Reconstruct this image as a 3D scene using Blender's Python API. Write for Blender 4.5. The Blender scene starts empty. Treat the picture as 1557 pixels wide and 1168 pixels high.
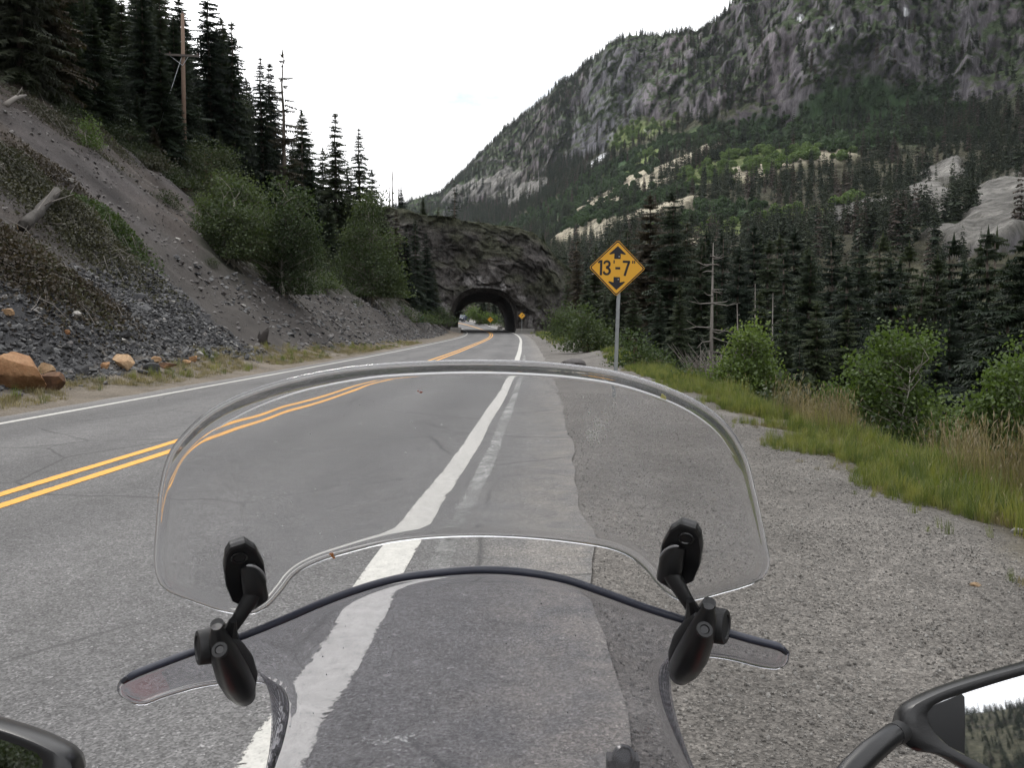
import bpy, bmesh, math, random
import numpy as np
from mathutils import Vector, Matrix, noise as mnoise

random.seed(7)
RNG = np.random.default_rng(11)
SC = bpy.context.scene
COL = SC.collection
R = math.radians

# ------------------------------------------------------------------ camera
F, CX, CY, HOR = 1290.0, 778.5, 584.0, 497.0
PITCH = math.atan((CY - HOR) / F)
CAMZ = 1.4
cam_d = bpy.data.cameras.new("camera")
cam_d.sensor_width = 36.0
cam_d.lens = 36.0 * F / 1557.0
cam_d.clip_start = 0.02
cam_d.clip_end = 9000.0
cam = bpy.data.objects.new("camera", cam_d)
COL.objects.link(cam)
cam.location = (0, 0, CAMZ)
cam.rotation_euler = (math.pi / 2 - PITCH, 0, 0)
SC.camera = cam

# ------------------------------------------------------------------ sky, sun, exposure
SUN_EL, SUN_AZ = R(52), R(-28)          # high, ahead and to the left, behind thin cloud
world = bpy.data.worlds.new("World")
SC.world = world
world.use_nodes = True
wt = world.node_tree
wt.nodes.clear()
w_out = wt.nodes.new("ShaderNodeOutputWorld")
w_bg = wt.nodes.new("ShaderNodeBackground")
w_bg.inputs["Strength"].default_value = 0.10
w_sky = wt.nodes.new("ShaderNodeTexSky")
w_sky.sky_type = 'NISHITA'
w_sky.sun_disc = False
w_sky.sun_elevation = SUN_EL
w_sky.sun_rotation = SUN_AZ
w_tc = wt.nodes.new("ShaderNodeTexCoord")
w_map = wt.nodes.new("ShaderNodeMapping")
w_map.inputs["Scale"].default_value = (1.0, 1.0, 2.6)
w_map.inputs["Location"].default_value = (0.35, 0.1, 0.2)
w_n = wt.nodes.new("ShaderNodeTexNoise")
w_n.inputs["Scale"].default_value = 3.1
w_n.inputs["Detail"].default_value = 9.0
w_n.inputs["Roughness"].default_value = 0.58
w_r = wt.nodes.new("ShaderNodeValToRGB")
w_r.color_ramp.elements[0].position = 0.20
w_r.color_ramp.elements[1].position = 0.44
w_n2 = wt.nodes.new("ShaderNodeTexNoise")
w_n2.inputs["Scale"].default_value = 1.6
w_n2.inputs["Detail"].default_value = 6.0
w_r2 = wt.nodes.new("ShaderNodeValToRGB")
w_r2.color_ramp.elements[0].position = 0.30
w_r2.color_ramp.elements[0].color = (8.2, 8.9, 9.9, 1)
w_r2.color_ramp.elements[1].position = 0.50
w_r2.color_ramp.elements[1].color = (20.5, 20.5, 20.7, 1)
w_mix = wt.nodes.new("ShaderNodeMix")
w_mix.data_type = 'RGBA'
wl = wt.links.new
wl(w_tc.outputs["Generated"], w_map.inputs["Vector"])
wl(w_map.outputs[0], w_n.inputs["Vector"])
wl(w_map.outputs[0], w_n2.inputs["Vector"])
wl(w_n.outputs["Fac"], w_r.inputs["Fac"])
wl(w_n2.outputs["Fac"], w_r2.inputs["Fac"])
wl(w_r.outputs["Color"], w_mix.inputs[0])
wl(w_sky.outputs[0], w_mix.inputs[6])
wl(w_r2.outputs["Color"], w_mix.inputs[7])
wl(w_mix.outputs[2], w_bg.inputs["Color"])
wl(w_bg.outputs[0], w_out.inputs["Surface"])

sun_d = bpy.data.lights.new("sun", 'SUN')
sun_d.energy = 1.5
sun_d.angle = R(14)
sun_d.color = (1.0, 0.96, 0.9)
sun = bpy.data.objects.new("sun", sun_d)
COL.objects.link(sun)
sd = Vector((math.sin(SUN_AZ) * math.cos(SUN_EL), math.cos(SUN_AZ) * math.cos(SUN_EL), math.sin(SUN_EL)))
sun.rotation_euler = sd.to_track_quat('Z', 'Y').to_euler()
sun.location = (-60, 80, 120)

SC.view_settings.view_transform = 'Standard'
SC.view_settings.look = 'None'
SC.view_settings.exposure = 0.0
SC.view_settings.gamma = 1.0
SC.view_settings.use_curve_mapping = False
SC.render.engine = 'CYCLES'
cy = SC.cycles
cy.max_bounces = 14
cy.diffuse_bounces = 3
cy.glossy_bounces = 4
cy.transmission_bounces = 12
cy.transparent_max_bounces = 12
cy.volume_bounces = 1
cy.use_denoising = True
cy.sample_clamp_indirect = 8.0
cy.caustics_reflective = False
cy.caustics_refractive = True

# ------------------------------------------------------------------ helpers
CP, SP = math.cos(PITCH), math.sin(PITCH)

def ray(u, v):
    a, b = (u - CX) / F, (CY - v) / F
    return np.array([a, CP + SP * b, -SP + CP * b])

def at(u, v, Y):
    d = ray(u, v)
    p = d * (Y / d[1])
    return np.array([p[0], p[1], p[2] + CAMZ])

def _hash(ix, iy, iz, seed):
    h = (ix * 374761393 + iy * 668265263 + iz * 2147483647 + seed * 974634777) & 0xFFFFFFFF
    h = ((h ^ (h >> 13)) * 1274126177) & 0xFFFFFFFF
    h = ((h ^ (h >> 16)) * 2246822519) & 0xFFFFFFFF
    return ((h ^ (h >> 15)) & 0xFFFF) / 65535.0

def vnoise(x, y, z=0.0, seed=0):
    x, y, z = np.broadcast_arrays(np.asarray(x, float), np.asarray(y, float), np.asarray(z, float))
    ix, iy, iz = np.floor(x).astype(np.int64), np.floor(y).astype(np.int64), np.floor(z).astype(np.int64)
    fx, fy, fz = x - ix, y - iy, z - iz
    fx, fy, fz = [t * t * t * (t * (t * 6 - 15) + 10) for t in (fx, fy, fz)]
    r = 0
    for dx in (0, 1):
        for dy in (0, 1):
            for dz in (0, 1):
                w = (fx if dx else 1 - fx) * (fy if dy else 1 - fy) * (fz if dz else 1 - fz)
                r = r + w * _hash(ix + dx, iy + dy, iz + dz, seed)
    return r * 2 - 1

def fbm(x, y, z=0.0, seed=0, oct=4, lac=2.03, gain=0.5):
    r, a, s = 0, 1.0, 0
    for i in range(oct):
        r = r + a * vnoise(x, y, z, seed + i * 17)
        s += a
        a *= gain
        x, y, z = np.asarray(x) * lac, np.asarray(y) * lac, np.asarray(z) * lac
    return r / s

def ridged(x, y, z=0.0, seed=0, oct=4):
    r, a, s = 0, 1.0, 0
    for i in range(oct):
        r = r + a * (1 - np.abs(vnoise(x, y, z, seed + i * 31)) * 2)
        s += a
        a *= 0.5
        x, y, z = np.asarray(x) * 2.07, np.asarray(y) * 2.07, np.asarray(z) * 2.07
    return r / s

def worley(x, y, z, seed=0):
    """nearest and second nearest cell distance, and a random number per cell"""
    x, y, z = np.broadcast_arrays(np.asarray(x, float), np.asarray(y, float), np.asarray(z, float))
    ix, iy, iz = np.floor(x).astype(np.int64), np.floor(y).astype(np.int64), np.floor(z).astype(np.int64)
    f1, f2, cid = np.full(x.shape, 9.0), np.full(x.shape, 9.0), np.zeros(x.shape)
    for dx in (-1, 0, 1):
        for dy in (-1, 0, 1):
            for dz in (-1, 0, 1):
                a, b, c = ix + dx, iy + dy, iz + dz
                d = np.sqrt((a + _hash(a, b, c, seed) - x) ** 2 + (b + _hash(a, b, c, seed + 1) - y) ** 2 + (c + _hash(a, b, c, seed + 2) - z) ** 2)
                nearer = d < f1
                f2 = np.where(nearer, f1, np.minimum(f2, d))
                cid = np.where(nearer, _hash(a, b, c, seed + 3), cid)
                f1 = np.minimum(f1, d)
    return f1, f2, cid

def sstep(a, b, x):
    t = np.clip((np.asarray(x, float) - a) / (b - a), 0, 1)
    return t * t * (3 - 2 * t)

def in_poly(x, y, poly):
    x, y = np.asarray(x), np.asarray(y)
    c = np.zeros(x.shape, bool)
    n = len(poly)
    for i in range(n):
        x1, y1 = poly[i]
        x2, y2 = poly[(i + 1) % n]
        cond = ((y1 > y) != (y2 > y)) & (x < (x2 - x1) * (y - y1) / ((y2 - y1) + 1e-12) + x1)
        c ^= cond
    return c

def crom(pts, n, closed=False):
    """Catmull-Rom through pts, n samples evenly spread along the length."""
    P = np.array(pts, float)
    if closed:
        Q = np.vstack([P[-1], P, P[0], P[1]])
        segs = len(P)
    else:
        Q = np.vstack([2 * P[0] - P[1], P, 2 * P[-1] - P[-2]])
        segs = len(P) - 1
    out = []
    for i in range(segs):
        p0, p1, p2, p3 = Q[i], Q[i + 1], Q[i + 2], Q[i + 3]
        for t in np.linspace(0, 1, 24, endpoint=False):
            out.append(0.5 * (2 * p1 + (p2 - p0) * t + (2 * p0 - 5 * p1 + 4 * p2 - p3) * t * t + (3 * p1 - p0 - 3 * p2 + p3) * t ** 3))
    out.append(P[0] if closed else P[-1])
    out = np.array(out)
    L = np.concatenate([[0], np.cumsum(np.linalg.norm(np.diff(out, axis=0), axis=1))])
    s = np.linspace(0, L[-1], n + (1 if closed else 0))
    res = np.stack([np.interp(s, L, out[:, k]) for k in range(P.shape[1])], axis=1)
    return res[:-1] if closed else res

def mesh(name, V, Fc, mat=None, smooth=False):
    me = bpy.data.meshes.new(name)
    V = np.asarray(V, float)
    if isinstance(Fc, np.ndarray) and Fc.ndim == 2:
        n, k = Fc.shape
        me.vertices.add(len(V))
        me.vertices.foreach_set("co", V.ravel())
        me.loops.add(n * k)
        me.loops.foreach_set("vertex_index", Fc.ravel().astype(np.int32))
        me.polygons.add(n)
        me.polygons.foreach_set("loop_start", np.arange(0, n * k, k, dtype=np.int32))
        me.polygons.foreach_set("loop_total", np.full(n, k, dtype=np.int32))
        me.update(calc_edges=True)
        me.validate()
    else:
        me.from_pydata([tuple(v) for v in V], [], [tuple(int(i) for i in f) for f in Fc])
    if smooth:
        me.polygons.foreach_set("use_smooth", np.ones(len(me.polygons), bool))
    if mat is not None:
        for m in (mat if isinstance(mat, (list, tuple)) else [mat]):
            me.materials.append(m)
    return me

def link(name, me, parent=None, loc=None, rot=None, scale=None, **props):
    o = bpy.data.objects.new(name, me)
    COL.objects.link(o)
    if parent is not None:
        o.parent = parent
    if loc is not None:
        o.location = tuple(loc)
    if rot is not None:
        o.rotation_euler = tuple(rot)
    if scale is not None:
        o.scale = (scale,) * 3 if np.isscalar(scale) else tuple(scale)
    for k, v in props.items():
        o[k] = v
    return o

def thing(name, label, cat, loc=(0, 0, 0), rot=(0, 0, 0), scale=1.0, group=None, me=None):
    o = link(name, me, loc=loc, rot=rot, scale=scale)
    o['label'], o['category'] = label, cat
    if group:
        o['group'] = group
    return o

def set_col(me, C, name="col"):
    a = me.color_attributes.new(name, 'FLOAT_COLOR', 'POINT')
    C = np.asarray(C, float)
    if C.shape[1] == 3:
        C = np.hstack([C, np.ones((len(C), 1))])
    a.data.foreach_set("color", C.ravel())

def set_val(me, A, name):
    a = me.attributes.new(name, 'FLOAT', 'POINT')
    a.data.foreach_set("value", np.asarray(A, float).ravel())

def grid_faces(n, m):
    """quads of an n x m vertex grid (row major)"""
    i, j = np.meshgrid(np.arange(n - 1), np.arange(m - 1), indexing='ij')
    a = (i * m + j).ravel()
    return np.stack([a, a + m, a + m + 1, a + 1], axis=1)

class MB:
    """collects shapes into one mesh"""
    def __init__(s):
        s.V, s.F, s.M, s.n = [], [], [], 0
    def add(s, V, Fc, m=0):
        V = np.asarray(V, float)
        s.V.append(V)
        for f in Fc:
            s.F.append(tuple(int(i) + s.n for i in f))
            s.M.append(m)
        s.n += len(V)
        return s
    def box(s, c, d, rot=None, m=0):
        c, d = np.array(c, float), np.array(d, float) / 2
        V = np.array([[x, y, z] for x in (-1, 1) for y in (-1, 1) for z in (-1, 1)], float) * d
        if rot is not None:
            V = V @ np.array(rot.to_3x3()).T
        return s.add(V + c, [(0, 1, 3, 2), (4, 6, 7, 5), (0, 4, 5, 1), (2, 3, 7, 6), (0, 2, 6, 4), (1, 5, 7, 3)], m)
    def tube(s, path, rad, n=8, caps=True, m=0, flat=None):
        P = np.array(path, float)
        rad = np.broadcast_to(np.asarray(rad, float), (len(P),))
        T = np.gradient(P, axis=0)
        T /= np.linalg.norm(T, axis=1)[:, None] + 1e-12
        up = np.array([0, 0, 1.0]) if abs(T[0][2]) < 0.9 else np.array([0, 1.0, 0])
        V = []
        A = np.cross(T[0], up)
        A /= np.linalg.norm(A)
        for k in range(len(P)):
            A = A - T[k] * np.dot(A, T[k])
            A /= np.linalg.norm(A) + 1e-12
            B = np.cross(T[k], A)
            for q in range(n):
                an = 2 * math.pi * q / n
                f2 = 1.0 if flat is None else flat
                V.append(P[k] + rad[k] * (math.cos(an) * A + f2 * math.sin(an) * B))
        Fc = []
        for k in range(len(P) - 1):
            for q in range(n):
                q2 = (q + 1) % n
                Fc.append((k * n + q, k * n + q2, (k + 1) * n + q2, (k + 1) * n + q))
        if caps:
            Fc.append(tuple(range(n))[::-1])
            Fc.append(tuple((len(P) - 1) * n + q for q in range(n)))
        return s.add(V, Fc, m)
    def lathe(s, prof, origin, axis, n=24, m=0):
        """prof: list of (radius, distance along axis)"""
        ax = Vector(axis).normalized()
        q = Vector((0, 0, 1)).rotation_difference(ax).to_matrix()
        V = []
        for r, h in prof:
            for k in range(n):
                an = 2 * math.pi * k / n
                V.append(np.array(q @ Vector((r * math.cos(an), r * math.sin(an), h))) + np.array(origin))
        Fc = []
        for k in range(len(prof) - 1):
            for a in range(n):
                b = (a + 1) % n
                Fc.append((k * n + a, k * n + b, (k + 1) * n + b, (k + 1) * n + a))
        Fc.append(tuple(range(n))[::-1])
        Fc.append(tuple((len(prof) - 1) * n + a for a in range(n)))
        return s.add(V, Fc, m)
    def rings(s, rings, caps=True, m=0):
        k = len(rings[0])
        V = np.vstack(rings)
        Fc = []
        for i in range(len(rings) - 1):
            for a in range(k):
                b = (a + 1) % k
                Fc.append((i * k + a, i * k + b, (i + 1) * k + b, (i + 1) * k + a))
        if caps:
            Fc.append(tuple(range(k))[::-1])
            Fc.append(tuple((len(rings) - 1) * k + a for a in range(k)))
        return s.add(V, Fc, m)
    def build(s, name, mat, parent=None, smooth=False, **kw):
        me = mesh(name, np.vstack(s.V), s.F, mat, smooth)
        if any(s.M):
            me.polygons.foreach_set("material_index", np.array(s.M, dtype=np.int32))
        return link(name, me, parent, **kw)
    def mesh(s, name, mat, smooth=False):
        me = mesh(name, np.vstack(s.V), s.F, mat, smooth)
        if any(s.M):
            me.polygons.foreach_set("material_index", np.array(s.M, dtype=np.int32))
        return me

# ------------------------------------------------------------------ material kit
class N:
    def __init__(s, name):
        s.m = bpy.data.materials.new(name)
        s.m.use_nodes = True
        s.t = s.m.node_tree
        s.t.nodes.clear()
        s.out = s.t.nodes.new("ShaderNodeOutputMaterial")
    def n(s, typ, ins=None, **kw):
        nd = s.t.nodes.new("ShaderNode" + typ)
        for k, v in kw.items():
            setattr(nd, k, v)
        for k, v in (ins or {}).items():
            s.set(nd.inputs[k], v)
        return nd
    def set(s, sock, v):
        if hasattr(v, "is_linked") or hasattr(v, "links"):
            s.t.links.new(v, sock)
        else:
            if isinstance(v, (tuple, list)) and len(v) == 3 and sock.type == 'RGBA':
                v = tuple(v) + (1,)
            sock.default_value = v
    def obj(s):
        return s.n("TexCoord").outputs["Object"]
    def mapping(s, vec, scale=(1, 1, 1), loc=(0, 0, 0)):
        return s.n("Mapping", {"Vector": vec, "Scale": scale, "Location": loc}).outputs[0]
    def noise(s, vec, scale, detail=4.0, rough=0.55):
        return s.n("TexNoise", {"Vector": vec, "Scale": scale, "Detail": detail, "Roughness": rough}).outputs["Fac"]
    def vor(s, vec, scale, feature='F1', out="Distance", rand=1.0):
        return s.n("TexVoronoi", {"Vector": vec, "Scale": scale, "Randomness": rand}, feature=feature).outputs[out]
    def ramp(s, fac, stops):
        r = s.n("ValToRGB", {"Fac": fac})
        e = r.color_ramp.elements
        while len(e) < len(stops):
            e.new(0.5)
        for k, (p, c) in enumerate(stops):
            e[k].position = p
            e[k].color = (c, c, c, 1) if np.isscalar(c) else tuple(c) + (1,)
        return r.outputs["Color"]
    def mix(s, fac, a, b, mode='MIX'):
        nd = s.n("Mix", data_type='RGBA', blend_type=mode)
        s.set(nd.inputs[0], fac)
        s.set(nd.inputs[6], a)
        s.set(nd.inputs[7], b)
        return nd.outputs[2]
    def math(s, op, a, b=0.0, clamp=False):
        nd = s.n("Math", operation=op, use_clamp=clamp)
        s.set(nd.inputs[0], a)
        s.set(nd.inputs[1], b)
        return nd.outputs[0]
    def attr(s, name, out="Color"):
        return s.n("Attribute", attribute_name=name).outputs[out]
    def bump(s, h, strength=0.5, dist=0.02, normal=None):
        ins = {"Height": h, "Strength": strength, "Distance": dist}
        if normal is not None:
            ins["Normal"] = normal
        return s.n("Bump", ins).outputs[0]
    def pbr(s, **kw):
        p = s.n("BsdfPrincipled")
        for k, v in kw.items():
            s.set(p.inputs[k.replace("_", " ")], v)
        return p.outputs[0]
    def done(s, sh):
        s.t.links.new(sh, s.out.inputs["Surface"])
        return s.m

def flat(name, c, rough=0.6, metal=0.0, var=0.0, scale=40.0, spec=0.5, bump=0.0):
    k = N(name)
    o = k.obj()
    colr = c
    if var:
        colr = k.mix(k.noise(o, scale, 5), tuple(np.array(c) * (1 - var)), tuple(np.clip(np.array(c) * (1 + var), 0, 1)))
    kw = {}
    if bump:
        kw["Normal"] = k.bump(k.noise(o, scale * 3, 4), bump, 0.002)
    return k.done(k.pbr(Base_Color=colr, Roughness=rough, Metallic=metal, Specular_IOR_Level=spec, **kw))

def leafmat(name, stops, scale=1.2, trans=0.35, dead=None, vary=0.35):
    """foliage: per-object random and small noise pick the colour; a little light passes through"""
    k = N(name)
    o = k.obj()
    rnd = k.n("ObjectInfo").outputs["Random"]
    f = k.math('ADD', k.math('MULTIPLY', k.noise(o, scale, 3), 1 - vary), k.math('MULTIPLY', rnd, vary))
    c = k.ramp(f, stops)
    if dead is not None:
        c = k.mix(k.ramp(k.math('FRACT', k.math('MULTIPLY', rnd, 7.31)), [(1 - dead[1], 0.0), (1 - dead[1] + 0.03, 1.0)]), c, dead[0])
    d = k.n("BsdfDiffuse", {"Color": c}).outputs[0]
    tr = k.n("BsdfTranslucent", {"Color": k.mix(1.0, c, (1.15, 1.2, 0.6), 'MULTIPLY')}).outputs[0]
    ms = k.n("MixShader", {0: trans, 1: d, 2: tr}).outputs[0]
    gl = k.n("BsdfGlossy", {"Color": (1, 1, 1), "Roughness": 0.5}).outputs[0]
    return k.done(k.n("MixShader", {0: 0.025, 1: ms, 2: gl}).outputs[0])
# ================================================================== LARGE STRUCTURE
# ------------------------------------------------------------------ the road line
_c = crom([(-9.9, -180, 0), (-7.6, -90, 0), (-5.8, -40, 0), (-4.36, 0, 0), (-4.22, 5, 0), (-3.92, 11.5, 0), (-3.52, 25, 0), (-3.1, 46, 0), (-2.9, 61, .03), (-2.66, 80, .08),
           (-2.6, 100, .14), (-2.85, 118, .28), (-3.5, 133, .48), (-4.75, 150, .72), (-6.9, 170, 1.15), (-11.0, 195, 2.0),
           (-17.5, 220, 3.0), (-28, 250, 4.1), (-48, 290, 5.5), (-80, 340, 7)], 1200)

def xc(Y):
    return np.interp(Y, _c[:, 1], _c[:, 0])

def zr(Y):
    return np.interp(Y, _c[:, 1], _c[:, 2])

def halfk(Y):       # the road's width measured across X grows where it swings left
    return 1.0 + 1.1 * sstep(165, 250, Y)

def left_d(X, Y):
    return -(X - xc(Y)) - 3.6 * halfk(Y)

def G(X, Y):
    """height of the ground"""
    X, Y = np.asarray(X, float), np.asarray(Y, float)
    k = halfk(Y)
    o = X - xc(Y)
    z0 = zr(Y)
    d = -o - 3.6 * k
    e = o - 3.87 * k
    h = np.full(np.broadcast(X, Y).shape, -0.028)
    # left: verge, ditch, slope
    foot = 2.35 + 0.45 * vnoise(Y * .12, 3.1) + .8 * sstep(45, 70, Y) - .5 * sstep(95, 120, Y)
    up = np.log1p(np.exp(np.clip((d - foot) * 2.2, -30, 30))) / 2.2
    up = np.where((d - foot) > 12, d - foot, up)
    slope = .84 * up
    cap = 27 + 4 * vnoise(X * .03, Y * .03, 7)
    slope = np.where(slope > cap, cap + (slope - cap) * .62, slope)
    h = h + np.where(d > .6, slope, 0) + .10 * sstep(.7, 1.9, d)
    amp = sstep(2.0, 6.0, d)
    h = h + amp * (.55 * fbm(X * .16, Y * .16, 1.3, 5, 4) + .22 * vnoise(X * .8, Y * .8, 0, 9)) + sstep(8, 25, d) * 1.6 * fbm(X * .05, Y * .05, 0, 21, 3)
    h = h - sstep(4.0, 9.0, d) * .42 * np.clip(ridged(Y * .36 + .04 * d, d * .045, 0, 77, 3), 0, 1)
    h = h + sstep(4.0, 8.0, d) * .09 * fbm(X * 1.4, Y * 1.4, 0, 78, 3)
    h = h + sstep(1.2, 2.6, d) * .07 * vnoise(X * 2.1, Y * 2.1, 0, 12)
    # right: gravel shoulder, grass bank, drop into the gorge
    h = h + np.where(e > .78, .012, 0)
    wob = .35 * vnoise(Y * .09, 8.2) + .2 * vnoise(Y * .35, 2.2)
    h = h - .14 * sstep(3.2, 4.6, e + wob) - .72 * np.clip(e - 4.75 + wob, 0, 50) + .10 * np.clip(e - 60, 0, 200)
    h = h + .55 * np.exp(-((e - 4.0) / 1.1) ** 2) * sstep(30, 46, Y) * (1 - sstep(105, 118, Y)) * (.7 + .5 * vnoise(Y * .13, 1.7))
    h = h + sstep(3.0, 4.5, e) * .05 * vnoise(X * 1.2, Y * 1.2, 0, 14) + sstep(7, 14, e) * 1.3 * fbm(X * .08, Y * .08, 2, 33, 3)
    h = h + sstep(1.5, 2.2, e) * .02 * vnoise(X * .9, Y * .9, 0, 15)
    return h + z0

def ground_hit(u, v):
    ts = np.linspace(3, 120, 4000)
    d = ray(u, v)
    P = d[None] * (ts / d[1])[:, None]
    up_ = G(P[:, 0], P[:, 1]) > P[:, 2] + CAMZ
    h = np.argmax(up_)
    if not up_.any():
        h = np.argmin(np.abs(ts - 60))
    return P[h] + np.array([0, 0, CAMZ])

# outlines of the bare scree and of the dark shale at its foot
SCREE = [tuple(ground_hit(u, v)[:2]) for u, v in ((0, 112), (60, 150), (120, 190), (180, 222), (235, 250), (285, 292), (300, 350), (318, 420), (350, 470), (385, 503), (430, 528))] + [(-8.5, 30), (-9.0, 20), (-9.6, -6), (-60, -6), (-60, 30)]
SHALE = [tuple(ground_hit(u, v)[:2]) for u, v in ((0, 440), (60, 428), (130, 415), (180, 406), (230, 403), (255, 425), (300, 475), (350, 510), (395, 535), (420, 548))] + [(-9.0, 20), (-9.6, 2), (-16, 2), (-17, 12)]

# ground sheet in road coordinates
ys = np.concatenate([np.arange(-180, -20, 5.0), np.arange(-20, 2, 1.2), np.arange(2, 34, .34), np.arange(34, 64, .6), np.arange(64, 150, 1.2), np.arange(150, 345, 3.0)])
of = np.concatenate([np.geomspace(170, 30, 34)[:-1] * -1, np.arange(-30, -5, .42), np.arange(-5, 4.2, 1.15), np.arange(4.2, 13, .30), np.geomspace(13, 190, 46)])
YY, OO = np.meshgrid(ys, of, indexing='ij')
XX = xc(YY) + OO
ZZ = G(XX, YY)
gx, gy, gz = XX.ravel(), YY.ravel(), ZZ.ravel()
gd, ge = left_d(gx, gy), gx - xc(gy) - 3.87 * halfk(gy)
jx = gx + 1.3 * fbm(gx * .35, gy * .35, 0, 41, 3)
jy = gy + 1.3 * fbm(gx * .35, gy * .35, 5, 42, 3)
forest = np.array([.030, .032, .020])
C = np.tile(forest, (len(gx), 1)) * (1 + .35 * fbm(gx * .3, gy * .3, 0, 3)[:, None])
soil = np.array([.058, .051, .050])
m = in_poly(jx, jy, SCREE)
patch = sstep(-.1, .5, fbm(gx * .12, gy * .12, 0, 50))[:, None]
sc_c = soil * (1 - .16 * patch) + patch * np.array([.012, .006, .0])
sc_c = sc_c * (1 + .55 * fbm(gy * .8 + .1 * gx, gx * .16, 0, 51, 4)[:, None]) * (1 + .45 * fbm(gx * 1.1, gy * 1.1, gz * .5, 52, 4)[:, None])
C[m] = sc_c[m]
# reddish brown litter round the brush patch
for bx, by, br in ((-17.5, 31.5, 5.2), (-19.5, 27, 3.6), (-14.9, 25.6, 2.6), (-27.5, 50, 4.5), (-14.5, 33, 2.2)):
    w = sstep(1.15, .35, np.hypot(jx - bx, jy - by) / br)[:, None] * sstep(-.45, .25, fbm(gx * .5, gy * .5, 0, 61, 3))[:, None] * m[:, None]
    C = C * (1 - w) + w * np.array([.062, .048, .038])
mk = in_poly(jx, jy, SHALE)
C[mk] = np.array([.050, .050, .053])
lr = (gd > -2) & (gd < 14) & (gy > 24)
w = (sstep(11.0, 6.0, gd + 1.8 * vnoise(gx * .4, gy * .4)) * lr * ~mk)[:, None]
C = C * (1 - w) + w * np.array([.056, .050, .046])
# left verge: pale dusty gravel with straw
w = (sstep(2.9, 2.0, gd + .5 * vnoise(gx * 1.3, gy * 1.3)) * (gd > -1.5) * (gx < xc(gy)))[:, None]
C = C * (1 - w) + w * (np.array([.155, .132, .105]) * (1 + .25 * fbm(gx * 1.2, gy * 1.2, 0, 71)[:, None]))
# right: gravel, then grass soil, then forest floor
we = ge + .55 * fbm(gx * .8, gy * .8, 0, 81, 3)
gw = sstep(4.3, 3.5, we) * (ge > -4)
C = np.where((gx > xc(gy))[:, None], C * (1 - gw[:, None]) + gw[:, None] * (np.array([.138, .128, .117]) * (1 + .22 * fbm(gx * .7, gy * .7, 0, 82)[:, None])), C)
w = (sstep(3.55, 4.2, we) * sstep(8.5, 5.5, we) * (gx > xc(gy)))[:, None]
C = C * (1 - w) + w * np.array([.095, .080, .052])
C = np.clip(C, .01, .5)
stone = np.clip(gw * (gx > xc(gy)) + mk * .9 + m * .55 + sstep(3.0, 1.8, gd) * (gd > -2) * (gx < xc(gy)) * .8, 0, 1)

k = N("ground_soil")
o = k.obj()
base = k.attr("col")
st = k.attr("stone", "Fac")
v1 = k.n("TexVoronoi", {"Vector": o, "Scale": 88.0, "Randomness": 1.0})
v2 = k.n("TexVoronoi", {"Vector": o, "Scale": 7.0, "Randomness": 1.0})
big = k.noise(o, .9, 6, .6)
fine = k.noise(o, 22, 6, .7)
peb = k.ramp(v1.outputs["Color"], [(.0, .38), (.35, .80), (.6, 1.1), (.85, 1.5), (1.0, 2.5)])
chip = k.ramp(v2.outputs["Color"], [(.0, .86), (.5, .97), (.8, 1.05), (1.0, 1.2)])
near = k.mix(st, (1, 1, 1), k.mix(.85, (1, 1, 1), k.mix(1.0, peb, chip, 'MULTIPLY')))
c = k.mix(1.0, base, near, 'MULTIPLY')
c = k.mix(1.0, c, k.ramp(fine, [(.25, .6), (.75, 1.4)]), 'MULTIPLY')
c = k.mix(1.0, c, k.ramp(big, [(.3, .75), (.7, 1.22)]), 'MULTIPLY')
nb = k.bump(v1.outputs["Distance"], .7, .012)
nb = k.bump(fine, .6, .03, nb)
nb = k.bump(v2.outputs["Distance"], .35, .05, nb)
M_ground = k.done(k.pbr(Base_Color=c, Roughness=.93, Specular_IOR_Level=.25, Normal=nb))

me = mesh("ground", np.stack([gx, gy, gz], 1), grid_faces(len(ys), len(of)), M_ground, True)
set_col(me, C)
set_val(me, stone, "stone")
ground = link("ground", me, kind='structure')

# ------------------------------------------------------------------ asphalt sheet and its paint
def strip(y0, y1, o0, o1, step, dz, seedL=None, seedR=None, amp=.05, scale_k=True, nu=2):
    """sheet along the road between the lateral offsets o0 and o1"""
    yv = np.arange(y0, y1 + step * .5, step)
    kk = halfk(yv) if scale_k else np.ones_like(yv)
    a = o0 * kk if scale_k else np.full_like(yv, o0)
    b = o1 * kk if scale_k else np.full_like(yv, o1)
    if seedL is not None:
        a = a + amp * fbm(yv * .9, seedL, 0, 5, 4) + amp * .22 * vnoise(yv * 3.1, seedL)
    if seedR is not None:
        b = b + amp * fbm(yv * .9, seedR, 0, 6, 4) + amp * .22 * vnoise(yv * 3.1, seedR)
    t = np.linspace(0, 1, nu)
    X = xc(yv)[:, None] + a[:, None] * (1 - t) + b[:, None] * t
    Y = np.repeat(yv[:, None], nu, 1)
    Z = np.repeat((zr(yv) + dz)[:, None], nu, 1)
    V = np.stack([X.ravel(), Y.ravel(), Z.ravel()], 1)
    return V, grid_faces(len(yv), nu)[:, ::-1], np.tile(t, len(yv)), np.repeat(yv, nu), X.ravel() - np.repeat(xc(yv), nu)

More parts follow.
